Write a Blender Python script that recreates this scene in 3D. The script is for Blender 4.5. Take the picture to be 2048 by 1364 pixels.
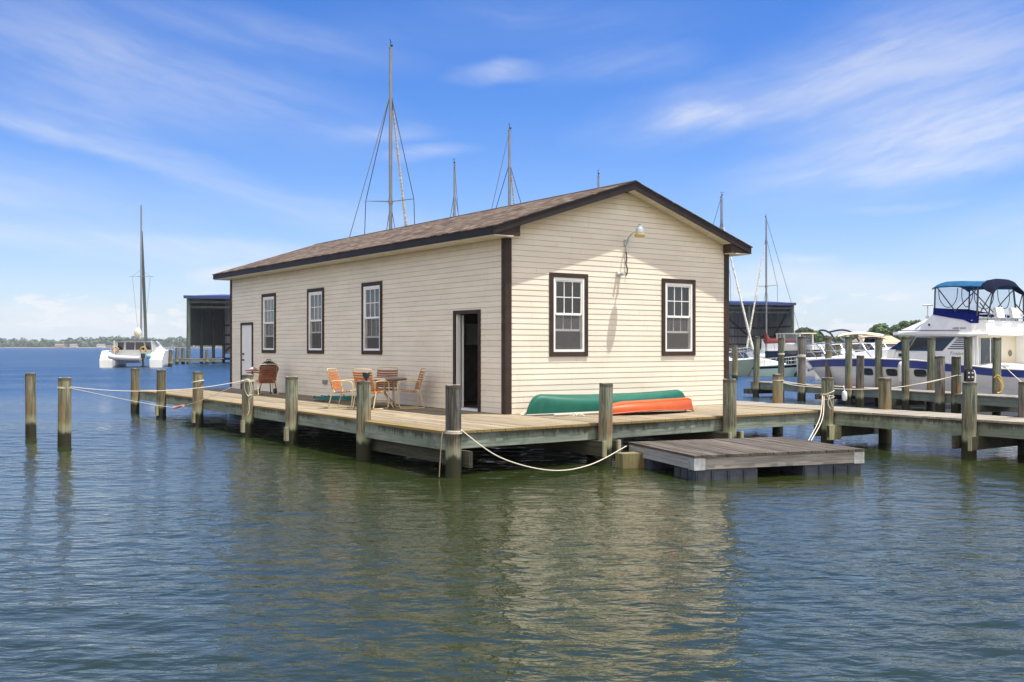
import bpy, math, random
import numpy as np
from mathutils import Vector, Matrix

for _o in list(bpy.data.objects):
    bpy.data.objects.remove(_o)
scene = bpy.context.scene
COL = scene.collection
R = math.radians
random.seed(7)
rng = np.random.default_rng(11)

# ------------------------------------------------------------------ camera
F, HZ, HC = 2015.0, 693.0, 2.08          # focal length and horizon row at 2048 px width, eye height
cam_d = bpy.data.cameras.new('camera')
cam_d.sensor_width = 36.0
cam_d.lens = F / 2048.0 * 36.0
cam_d.shift_y = (HZ - 682.0) / 2048.0
cam_d.clip_start = 0.1
cam_d.clip_end = 20000.0
cam = bpy.data.objects.new('camera', cam_d)
cam.location = (0, 0, HC)
cam.rotation_euler = (R(90), 0, 0)
COL.objects.link(cam)
scene.camera = cam

# ------------------------------------------------------------------ light, sky, exposure
SUN = Vector((.288, -.078, 1.0)).normalized()
sun_el = math.asin(SUN.z)
sun_az = math.atan2(SUN.x, SUN.y)
sd = bpy.data.lights.new('sun', 'SUN')
sd.energy = 4.9
sd.angle = R(0.55)
sd.color = (1.0, .95, .86)
so = bpy.data.objects.new('sun', sd)
so.rotation_euler = SUN.to_track_quat('Z', 'Y').to_euler()
so.location = (20, -10, 60)
COL.objects.link(so)

world = bpy.data.worlds.new("World")
scene.world = world
world.use_nodes = True
SKY_STRENGTH = 0.125


class NT:
    """tiny helper for node trees"""
    def __init__(s, tree):
        s.t = tree; s.n = tree.nodes; s.l = tree.links
        s.n.clear()
    def node(s, typ, **kw):
        nd = s.n.new(typ)
        for k, v in kw.items():
            setattr(nd, k, v)
        return nd
    def put(s, sock, v):
        if isinstance(v, bpy.types.NodeSocket):
            s.l.new(v, sock)
        elif v is not None:
            if hasattr(sock, 'default_value'):
                if sock.type == 'RGBA' and len(v) == 3:
                    v = (*v, 1)
                sock.default_value = v
    def math(s, op, a, b=None, c=None, clamp=False):
        nd = s.node('ShaderNodeMath', operation=op, use_clamp=clamp)
        s.put(nd.inputs[0], a); s.put(nd.inputs[1], b); s.put(nd.inputs[2], c)
        return nd.outputs[0]
    def vmath(s, op, a, b=None):
        nd = s.node('ShaderNodeVectorMath', operation=op)
        s.put(nd.inputs[0], a); s.put(nd.inputs[1], b)
        return nd.outputs['Value'] if op in ('LENGTH', 'DOT_PRODUCT') else nd.outputs[0]
    def noise(s, vec, scale, detail=4, rough=.5, dist=0, out='Fac'):
        nd = s.node('ShaderNodeTexNoise')
        s.put(nd.inputs['Vector'], vec)
        nd.inputs['Scale'].default_value = scale
        nd.inputs['Detail'].default_value = detail
        nd.inputs['Roughness'].default_value = rough
        nd.inputs['Distortion'].default_value = dist
        return nd.outputs[out]
    def mapping(s, vec, scale=(1, 1, 1), loc=(0, 0, 0), rot=(0, 0, 0), typ='POINT'):
        nd = s.node('ShaderNodeMapping', vector_type=typ)
        s.put(nd.inputs['Vector'], vec)
        nd.inputs['Location'].default_value = loc
        nd.inputs['Rotation'].default_value = rot
        nd.inputs['Scale'].default_value = scale
        return nd.outputs[0]
    def ramp(s, fac, stops, interp='LINEAR'):
        nd = s.node('ShaderNodeValToRGB')
        cr = nd.color_ramp
        cr.interpolation = interp
        while len(cr.elements) < len(stops):
            cr.elements.new(.5)
        for e, (p, c) in zip(cr.elements, stops):
            e.position = p
            e.color = (c, c, c, 1) if isinstance(c, (int, float)) else (*c, 1)
        s.put(nd.inputs[0], fac)
        return nd.outputs[0]
    def mix(s, fac, a, b, mode='MIX'):
        nd = s.node('ShaderNodeMix', data_type='RGBA', blend_type=mode)
        s.put(nd.inputs[0], fac); s.put(nd.inputs[6], a); s.put(nd.inputs[7], b)
        return nd.outputs[2]
    def maprange(s, v, a, b, c=0., d=1., smooth=True):
        nd = s.node('ShaderNodeMapRange', interpolation_type='SMOOTHSTEP' if smooth else 'LINEAR')
        s.put(nd.inputs[0], v)
        for i, x in enumerate((a, b, c, d)):
            nd.inputs[i + 1].default_value = x
        return nd.outputs[0]
    def xyz(s, vec):
        nd = s.node('ShaderNodeSeparateXYZ'); s.put(nd.inputs[0], vec)
        return nd.outputs
    def comb(s, x, y, z):
        nd = s.node('ShaderNodeCombineXYZ')
        s.put(nd.inputs[0], x); s.put(nd.inputs[1], y); s.put(nd.inputs[2], z)
        return nd.outputs[0]
    def bump(s, h, dist, strength=1., normal=None):
        nd = s.node('ShaderNodeBump')
        nd.inputs['Strength'].default_value = strength
        nd.inputs['Distance'].default_value = dist
        s.put(nd.inputs['Height'], h)
        if normal is not None:
            s.put(nd.inputs['Normal'], normal)
        return nd.outputs[0]


def build_world():
    w = NT(world.node_tree)
    sky = w.node('ShaderNodeTexSky', sky_type='NISHITA')
    sky.sun_disc = False
    sky.sun_elevation = sun_el
    sky.sun_rotation = sun_az
    sky.altitude = 0
    sky.air_density = 1.0
    sky.dust_density = .1
    sky.ozone_density = 4.0
    hs = w.node('ShaderNodeHueSaturation')
    hs.inputs['Hue'].default_value = .507
    hs.inputs['Saturation'].default_value = 1.27
    hs.inputs['Value'].default_value = 1.0
    w.l.new(sky.outputs[0], hs.inputs['Color'])
    d = w.node('ShaderNodeTexCoord').outputs['Generated']
    x, y, z = w.xyz(d)
    az = w.math('ARCTAN2', x, y)
    el = w.math('ARCSINE', z)
    P = w.comb(az, el, 0.0)
    warp = w.noise(w.mapping(P, (5, 14, 1)), 1.0, 5, .55, out='Color')
    warp = w.vmath('SUBTRACT', warp, (.5, .5, .5))
    warp2 = w.vmath('MULTIPLY', warp, (.10, .045, 0))
    PW = w.vmath('ADD', P, warp2)
    # wisps of cirrus: (azimuth, elevation, half length, half thickness, tilt, density)
    def ae(px, py):
        a = math.atan((px - 1024) / F)
        return a, math.atan((HZ - py) / F * math.cos(a))
    wisps = [
        (1900, 265, .27, .060, 12, .75), (1500, 195, .20, .042, 10, .55), (1780, 330, .17, .026, 4, .55),
        (1860, 120, .24, .09, 10, .50), (1400, 225, .10, .022, 4, .60), (2000, 315, .14, .02, 4, .55),
        (1010, 152, .07, .013, 3, .55), (740, 255, .085, .018, 2, .45), (850, 305, .06, .016, 6, .40),
        (150, 275, .22, .018, -16, .50), (420, 350, .26, .028, -17, .35), (100, 480, .30, .024, -4, .60),
        (430, 505, .18, .016, -4, .35), (120, 200, .18, .04, -8, .30), (440, 548, .055, .014, 5, .80), (230, 80, .26, .07, -6, .25),
        (90, 630, .15, .022, 2, .75), (200, 645, .16, .022, 0, .8), (60, 610, .07, .010, 3, .65), (350, 690, .3, .014, 0, .5), (1560, 560, .12, .024, 0, .70),
        (1800, 590, .18, .04, 0, .5), (1600, 525, .05, .008, 2, .6), (1800, 405, .08, .008, 2, .35), (560, 600, .3, .05, 0, .25), (-400, 300, .4, .06, -8, .5), (2700, 350, .4, .07, 10, .6),
        (1030, 60, .3, .05, 2, .12), (300, 150, .32, .06, -10, .28), (520, 60, .25, .03, -8, .2), (650, 430, .3, .03, -8, .22), (1250, 130, .12, .03, 6, .2),
    ]
    qe = w.math('SUBTRACT', el, w.math('MULTIPLY', w.math('ABSOLUTE', az), .25))
    Q = w.vmath('ADD', w.comb(az, qe, 0.0), w.vmath('MULTIPLY', warp, (.05, .03, 0)))
    fib = w.noise(w.mapping(Q, (4, 20, 1)), 1.0, 7, .6, .25)
    fib2 = w.noise(w.mapping(Q, (14, 80, 1)), 1.0, 5, .6, .2)
    puff = w.noise(w.mapping(PW, (20, 52, 1)), 1.0, 7, .6)
    tot = None
    for (px, py, hl, ht, tilt, dn) in wisps:
        a, e = ae(px, py)
        m = w.mapping(PW, (hl, ht, 1), (a, e, 0), (0, 0, R(tilt)), 'TEXTURE')
        ln = w.vmath('LENGTH', m)
        v = w.maprange(ln, 1.0, 0.0, 0.0, dn)
        tot = v if tot is None else w.math('MAXIMUM', tot, w.math('ADD', v, w.math('MULTIPLY', tot, .45)))
    f = w.math('ADD', w.math('MULTIPLY', fib, .7), w.math('MULTIPLY', fib2, .3))
    tex = w.maprange(f, .36, .66, .42, 1.18)
    fac = w.math('MULTIPLY', w.math('MULTIPLY', tot, .84), tex, clamp=True)
    # low fair-weather puffs along the horizon
    band = w.math('MULTIPLY', w.maprange(el, .006, .022), w.maprange(el, .070, .036))
    cum = w.math('MULTIPLY', band, w.maprange(w.math('ADD', puff, w.math('MULTIPLY', w.math('SUBTRACT', .03, el), 1.6)), .50, .59, 0, .9))
    fac = w.math('MAXIMUM', fac, cum)
    haze_f = w.maprange(el, .0, .30, 1.0, 0.0, smooth=False)
    haze_f = w.math('MULTIPLY', w.math('POWER', haze_f, 3.0), .78)
    sk = w.mix(1.0, hs.outputs[0], (.60, .645, .80), 'MULTIPLY')
    c1 = w.mix(haze_f, sk, (3.05, 3.50, 4.15))
    c2 = w.mix(fac, c1, (4.25, 4.35, 4.6))
    # added bright veil behind the viewer, out of view, to lift the fill light
    back = w.maprange(y, -.02, -.38)
    vn = w.noise(w.mapping(P, (2.2, 3.5, 1)), 1.0, 6, .6)
    c2 = w.mix(w.math('MULTIPLY', back, w.maprange(vn, .2, .6, .66, .98)), c2, (8.1, 7.65, 7.1))
    bg = w.node('ShaderNodeBackground')
    bg.inputs['Strength'].default_value = SKY_STRENGTH
    w.l.new(c2, bg.inputs['Color'])
    out = w.node('ShaderNodeOutputWorld')
    w.l.new(bg.outputs[0], out.inputs[0])


build_world()
scene.view_settings.view_transform = 'Standard'
scene.view_settings.look = 'None'
scene.view_settings.gamma = 1
scene.view_settings.exposure = 0.75
scene.view_settings.use_curve_mapping = False

# ------------------------------------------------------------------ materials
MATS = {}


def pbr(name, color, rough=.6, metal=0., var=.0, vscale=6., stretch=(1, 1, 1), bump=0., bscale=40., spec=.5, tone=0., dirt=None, coat=0., per_obj=False):
    """plain painted / plastic / metal surface with noise variation"""
    if name in MATS:
        return MATS[name]
    m = bpy.data.materials.new(name)
    m.use_nodes = True
    n = NT(m.node_tree)
    b = n.node('ShaderNodeBsdfPrincipled')
    o = n.node('ShaderNodeOutputMaterial')
    n.l.new(b.outputs[0], o.inputs[0])
    co = n.node('ShaderNodeTexCoord').outputs['Object']
    if per_obj:
        rnd = n.node('ShaderNodeObjectInfo').outputs['Random']
        co = n.vmath('ADD', co, n.comb(n.math('MULTIPLY', rnd, 37), n.math('MULTIPLY', rnd, 53), 0.0))
    c = None
    if var:
        f = n.noise(n.mapping(co, stretch), vscale, 5, .6)
        c = n.mix(n.maprange(f, .3, .7), tuple(x * (1 - var) for x in color), tuple(min(1, x * (1 + var)) for x in color))
    if tone:
        t = n.node('ShaderNodeAttribute', attribute_name='tone').outputs['Fac']
        k = n.maprange(t, 0, 1, 1 - tone, 1 + tone, smooth=False)
        c = n.mix(1.0, c if c is not None else color, n.comb(k, k, k), 'MULTIPLY')
    if dirt:
        dc, amt, ds = dirt
        f = n.noise(n.mapping(co, (1, 1, .35)), ds, 6, .65)
        c = n.mix(n.maprange(f, .52, .75, 0, amt), c if c is not None else color, dc)
    n.put(b.inputs['Base Color'], c if c is not None else color)
    b.inputs['Roughness'].default_value = rough
    b.inputs['Metallic'].default_value = metal
    b.inputs['Specular IOR Level'].default_value = spec
    b.inputs['Coat Weight'].default_value = coat
    if bump:
        h = n.noise(n.mapping(co, stretch), bscale, 4, .6)
        n.l.new(n.bump(h, bump), b.inputs['Normal'])
    MATS[name] = m
    return m


def wood(name, light, dark, axis='y', tone=.18, rough=.8, stain=None, weather=.5, drip=None, moss=None):
    """weathered plank: grain runs along `axis` of the object, every board has its own tone"""
    if name in MATS:
        return MATS[name]
    m = bpy.data.materials.new(name)
    m.use_nodes = True
    n = NT(m.node_tree)
    b = n.node('ShaderNodeBsdfPrincipled')
    o = n.node('ShaderNodeOutputMaterial')
    n.l.new(b.outputs[0], o.inputs[0])
    co = n.node('ShaderNodeTexCoord').outputs['Object']
    t = n.node('ShaderNodeAttribute', attribute_name='tone').outputs['Fac']
    co2 = n.vmath('ADD', co, n.comb(n.math('MULTIPLY', t, 13.), n.math('MULTIPLY', t, 29.), n.math('MULTIPLY', t, 17.)))
    s = {'x': (.35, 9, 9), 'y': (9, .35, 9), 'z': (9, 9, .35)}[axis]
    g1 = n.noise(n.mapping(co2, s), 3.0, 7, .65, .5)
    g2 = n.noise(n.mapping(co2, s), 14.0, 5, .7)
    big = n.noise(co, .9, 4, .6)
    f = n.math('ADD', n.math('MULTIPLY', g1, .65), n.math('MULTIPLY', g2, .35))
    c = n.mix(n.maprange(f, .36, .62), dark, light)
    k = n.maprange(t, 0, 1, 1 - tone, 1 + tone, smooth=False)
    c = n.mix(1., c, n.comb(k, k, k), 'MULTIPLY')
    c = n.mix(n.maprange(big, .45, .7, 0, weather), c, tuple(.55 * x for x in light))
    if stain:
        sc, amt = stain
        f2 = n.noise(n.mapping(co, (1, 1, .7)), 2.3, 6, .7)
        c = n.mix(n.maprange(f2, .5, .68, 0, amt), c, sc)
    if drip:
        dn = n.noise(n.mapping(co, (11, 11, 1.0)), 1.0, 6, .7)
        big2 = n.noise(n.mapping(co, (.8, .8, .8)), 1.0, 3, .6)
        zz = n.xyz(co)[2]
        dz_ = n.math('ADD', n.math('SUBTRACT', zz, drip), n.math('MULTIPLY', n.math('SUBTRACT', dn, .5), .32))
        c = n.mix(n.math('MULTIPLY', n.maprange(dz_, -.13, -.03), n.maprange(big2, .35, .6, .25, .9)), c, (.045, .042, .026))
    if moss:
        xx, yy_, _z = n.xyz(co)
        e = n.math('MINIMUM', n.math('SUBTRACT', yy_, moss), n.math('ADD', n.math('SUBTRACT', xx, moss), .0))
        e = n.math('ADD', e, n.math('MULTIPLY', n.math('SUBTRACT', n.noise(co, 3.5, 6, .7), .5), .5))
        c = n.mix(n.maprange(e, .22, .0, 0, .75), c, (.20, .135, .035))
    n.put(b.inputs['Base Color'], c)
    b.inputs['Roughness'].default_value = rough
    b.inputs['Specular IOR Level'].default_value = .25
    n.l.new(n.bump(f, .006), b.inputs['Normal'])
    MATS[name] = m
    return m


def piling_mat(name, c_light, c_dark, c_rust, top_dark=True):
    if name in MATS:
        return MATS[name]
    m = bpy.data.materials.new(name)
    m.use_nodes = True
    n = NT(m.node_tree)
    b = n.node('ShaderNodeBsdfPrincipled')
    o = n.node('ShaderNodeOutputMaterial')
    n.l.new(b.outputs[0], o.inputs[0])
    tc = n.node('ShaderNodeTexCoord')
    co = tc.outputs['Object']
    rnd = n.node('ShaderNodeObjectInfo').outputs['Random']
    off = n.comb(n.math('MULTIPLY', rnd, 71.), n.math('MULTIPLY', rnd, 39.), n.math('MULTIPLY', rnd, 23.))
    v = n.vmath('ADD', co, off)
    z = n.xyz(co)[2]
    streak = n.noise(n.mapping(v, (14, 14, .8)), 1.0, 7, .68, .4)
    fine = n.noise(n.mapping(v, (60, 60, 2.5)), 1.0, 4, .7)
    blot = n.noise(n.mapping(v, (5, 5, 1.6)), 1.0, 6, .65)
    f = n.math('ADD', n.math('MULTIPLY', streak, .6), n.math('MULTIPLY', fine, .4))
    c = n.mix(n.maprange(f, .40, .60), c_dark, c_light)
    # per-post shade
    crack = n.noise(n.mapping(v, (34, 34, 1.1)), 1.0, 5, .75, .8)
    c = n.mix(n.maprange(crack, .56, .68, 0, .75), c, (.030, .028, .022))
    pale = n.noise(n.mapping(v, (9, 9, 1.4)), 1.0, 6, .7)
    c = n.mix(n.maprange(pale, .56, .72, 0, .55), c, (.42, .41, .34))
    k = n.maprange(rnd, 0, 1, .62, 1.0, smooth=False)
    c = n.mix(1., c, n.comb(k, k, k), 'MULTIPLY')
    # rust-brown bleeding in the lower half
    zz = n.math('ADD', z, n.math('MULTIPLY', n.math('SUBTRACT', blot, .5), .7))
    rz = n.math('MULTIPLY', n.maprange(zz, .32, .55), n.maprange(zz, 1.15, .75))
    c = n.mix(n.math('MULTIPLY', n.math('MULTIPLY', rz, n.maprange(streak, .46, .62)), .75), c, c_rust)
    # bleached ring above the tide line, weed-dark below it
    z2 = n.math('ADD', z, n.math('MULTIPLY', n.math('SUBTRACT', n.noise(n.mapping(v, (12, 12, 3)), 1., 5, .6), .5), .22))
    ring = n.math('MULTIPLY', n.maprange(z2, .30, .38), n.maprange(z2, .58, .42))
    c = n.mix(n.math('MULTIPLY', ring, .5), c, (.33, .35, .22))
    c = n.mix(n.maprange(z2, .36, .27), c, (.030, .030, .016))
    gen = n.xyz(tc.outputs['Generated'])[2]
    gt = n.math('ADD', gen, n.math('MULTIPLY', n.math('SUBTRACT', streak, .5), .05))
    c = n.mix(n.maprange(gt, .965, .985, 0, .8), c, (.040, .034, .028))
    gz = n.math('ABSOLUTE', n.xyz(n.node('ShaderNodeNewGeometry').outputs['Normal'])[2])
    c = n.mix(n.maprange(gz, .6, .9), c, n.mix(blot, (.10, .085, .065), (.32, .28, .23)))
    n.put(b.inputs['Base Color'], c)
    b.inputs['Roughness'].default_value = .85
    b.inputs['Specular IOR Level'].default_value = .25
    n.l.new(n.bump(f, .012), b.inputs['Normal'])
    MATS[name] = m
    return m


def glass_mat(name, tint=(.55, .58, .6), ior=1.5, boost=1.0):
    if name in MATS:
        return MATS[name]
    m = bpy.data.materials.new(name)
    m.use_nodes = True
    n = NT(m.node_tree)
    o = n.node('ShaderNodeOutputMaterial')
    tr = n.node('ShaderNodeBsdfTransparent'); tr.inputs[0].default_value = (*tint, 1)
    gl = n.node('ShaderNodeBsdfGlossy'); gl.inputs['Roughness'].default_value = .02
    g = n.node('ShaderNodeNewGeometry')
    ci = n.math('ABSOLUTE', n.vmath('DOT_PRODUCT', g.outputs['Normal'], g.outputs['Incoming']))
    f0 = ((ior - 1) / (ior + 1)) ** 2
    sch = n.math('ADD', f0, n.math('MULTIPLY', 1 - f0, n.math('POWER', n.math('SUBTRACT', 1.0, ci, clamp=True), 5.0)))
    mx = n.node('ShaderNodeMixShader')
    n.l.new(n.math('MULTIPLY', sch, boost, clamp=True), mx.inputs[0])
    n.l.new(tr.outputs[0], mx.inputs[1]); n.l.new(gl.outputs[0], mx.inputs[2])
    n.l.new(mx.outputs[0], o.inputs[0])
    MATS[name] = m
    return m


def siding_mat():
    m = bpy.data.materials.new('cream_vinyl_siding')
    m.use_nodes = True
    n = NT(m.node_tree)
    b = n.node('ShaderNodeBsdfPrincipled')
    o = n.node('ShaderNodeOutputMaterial')
    n.l.new(b.outputs[0], o.inputs[0])
    co = n.node('ShaderNodeTexCoord').outputs['Object']
    x, y, z = n.xyz(co)
    f = n.noise(n.mapping(co, (.5, .5, 2.0)), 1.5, 5, .6)
    c = n.mix(n.maprange(f, .3, .7), (.68, .615, .51), (.755, .69, .58))
    # each lap keeps its own slight tone; faint streaks of grime run down
    lap = n.node('ShaderNodeTexWhiteNoise', noise_dimensions='1D')
    n.put(lap.inputs['W'], n.math('FLOOR', n.math('DIVIDE', z, .114)))
    k = n.maprange(lap.outputs['Value'], 0, 1, .965, 1.02, smooth=False)
    c = n.mix(1., c, n.comb(k, k, k), 'MULTIPLY')
    g = n.noise(n.mapping(co, (5, 5, .5)), 1.0, 6, .7)
    c = n.mix(n.maprange(g, .52, .8, 0, .22), c, (.42, .37, .27))
    # butt joints, a different place in every lap
    sx = n.math('ADD', n.math('ADD', x, y), n.math('MULTIPLY', lap.outputs['Value'], 3.66))
    fr = n.math('FRACT', n.math('DIVIDE', sx, 3.66))
    c = n.mix(n.maprange(fr, .0026, .0018, 0, .55), c, (.30, .26, .20))
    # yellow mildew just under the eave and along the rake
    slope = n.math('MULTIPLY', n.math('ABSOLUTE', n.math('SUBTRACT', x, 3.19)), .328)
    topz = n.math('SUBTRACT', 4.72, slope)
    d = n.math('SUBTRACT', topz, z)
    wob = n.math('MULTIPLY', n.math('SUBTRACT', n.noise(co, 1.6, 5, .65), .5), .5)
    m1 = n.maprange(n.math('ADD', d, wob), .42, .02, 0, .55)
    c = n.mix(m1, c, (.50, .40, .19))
    n.put(b.inputs['Base Color'], c)
    b.inputs['Roughness'].default_value = .5
    b.inputs['Specular IOR Level'].default_value = .3
    h = n.noise(n.mapping(co, (2, 2, 30)), 6, 3, .5)
    n.l.new(n.bump(h, .0015), b.inputs['Normal'])
    return m


def shingle_mat():
    m = bpy.data.materials.new('brown_asphalt_shingle')
    m.use_nodes = True
    n = NT(m.node_tree)
    b = n.node('ShaderNodeBsdfPrincipled')
    o = n.node('ShaderNodeOutputMaterial')
    n.l.new(b.outputs[0], o.inputs[0])
    co = n.node('ShaderNodeTexCoord').outputs['Object']
    x, y, z = n.xyz(co)
    ax = n.math('ABSOLUTE', n.math('SUBTRACT', x, 3.19))
    v = n.comb(y, n.math('MULTIPLY', ax, 1.052), 0.0)
    br = n.node('ShaderNodeTexBrick')
    br.offset = .37; br.offset_frequency = 1; br.squash = .7; br.squash_frequency = 3
    n.put(br.inputs['Vector'], v)
    br.inputs['Scale'].default_value = 1
    br.inputs['Brick Width'].default_value = .24
    br.inputs['Row Height'].default_value = .125
    br.inputs['Mortar Size'].default_value = .010
    br.inputs['Mortar Smooth'].default_value = .3
    br.inputs['Bias'].default_value = 0
    br.inputs['Color1'].default_value = (0, 0, 0, 1)
    br.inputs['Color2'].default_value = (1, 1, 1, 1)
    br.inputs['Mortar'].default_value = (.1, .1, .1, 1)
    c = n.ramp(br.outputs['Color'], [(0, (.018, .013, .009)), (.35, (.058, .042, .030)), (.65, (.118, .086, .060)), (1, (.27, .205, .148))])
    gr = n.noise(co, 55, 4, .7)
    c = n.mix(n.maprange(gr, .3, .7, .0, .6), c, (.10, .07, .055))
    wz = n.noise(co, .7, 4, .6)
    c = n.mix(n.maprange(wz, .4, .75, 0, .3), c, (.19, .145, .115))
    c = n.mix(n.math('MULTIPLY', br.outputs['Fac'], .75), c, (.045, .032, .026))
    n.put(b.inputs['Base Color'], c)
    b.inputs['Roughness'].default_value = .92
    b.inputs['Specular IOR Level'].default_value = .2
    h = n.math('ADD', n.math('MULTIPLY', n.math('SUBTRACT', 1.0, br.outputs['Fac']), .6), n.math('MULTIPLY', gr, .4))
    n.l.new(n.bump(h, .012), b.inputs['Normal'])
    return m


def water_mat():
    m = bpy.data.materials.new('river_water')
    m.use_nodes = True
    n = NT(m.node_tree)
    b = n.node('ShaderNodeBsdfPrincipled')
    o = n.node('ShaderNodeOutputMaterial')
    n.l.new(b.outputs[0], o.inputs[0])
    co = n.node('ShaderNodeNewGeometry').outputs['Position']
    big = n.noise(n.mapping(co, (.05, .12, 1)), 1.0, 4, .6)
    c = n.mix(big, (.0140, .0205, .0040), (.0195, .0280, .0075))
    # blue sky reflection painted into the body colour, stronger with distance
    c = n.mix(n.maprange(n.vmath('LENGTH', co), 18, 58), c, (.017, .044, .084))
    n.put(b.inputs['Base Color'], c)
    b.inputs['Roughness'].default_value = .035
    b.inputs['IOR'].default_value = 1.333
    b.inputs['Specular IOR Level'].default_value = 1.0
    # ripples finer than the mesh carries
    w1 = n.noise(n.mapping(co, (2.6, 6.0, 1), rot=(0, 0, R(12))), 1.0, 3, .5, .5)
    w2 = n.noise(n.mapping(co, (6.0, 13.0, 1), rot=(0, 0, R(-14))), 1.0, 3, .5, .2)
    far = n.noise(n.mapping(co, (.35, 1.1, 1), rot=(0, 0, R(4))), 1.0, 4, .5, .2)
    patch = n.maprange(n.noise(n.mapping(co, (.06, .15, 1)), 1.0, 3, .5), .3, .7, .5, 1.25)
    yy = n.vmath('LENGTH', co)
    wk = n.maprange(yy, 14, 60, .8, 1.0, smooth=False)
    h = n.math('ADD', n.math('MULTIPLY', w1, .030), n.math('MULTIPLY', w2, .0095))
    h = n.math('MULTIPLY', n.math('MULTIPLY', h, patch), wk)
    h = n.math('ADD', h, n.math('MULTIPLY', n.math('MULTIPLY', far, n.maprange(yy, 30, 90, 0, 1)), .10))
    bn = n.bump(h, 1.0, 1.0)
    # wind-driven wavelets lean towards the dock: steeper mean facet slope out on the open river
    lean = n.math('SUBTRACT', n.maprange(yy, 7, 26, .006, -.06), n.maprange(yy, 22, 75, 0, .12))
    nn = n.vmath('NORMALIZE', n.vmath('ADD', bn, n.comb(0.0, lean, 0.0)))
    n.l.new(nn, b.inputs['Normal'])
    return m


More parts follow.
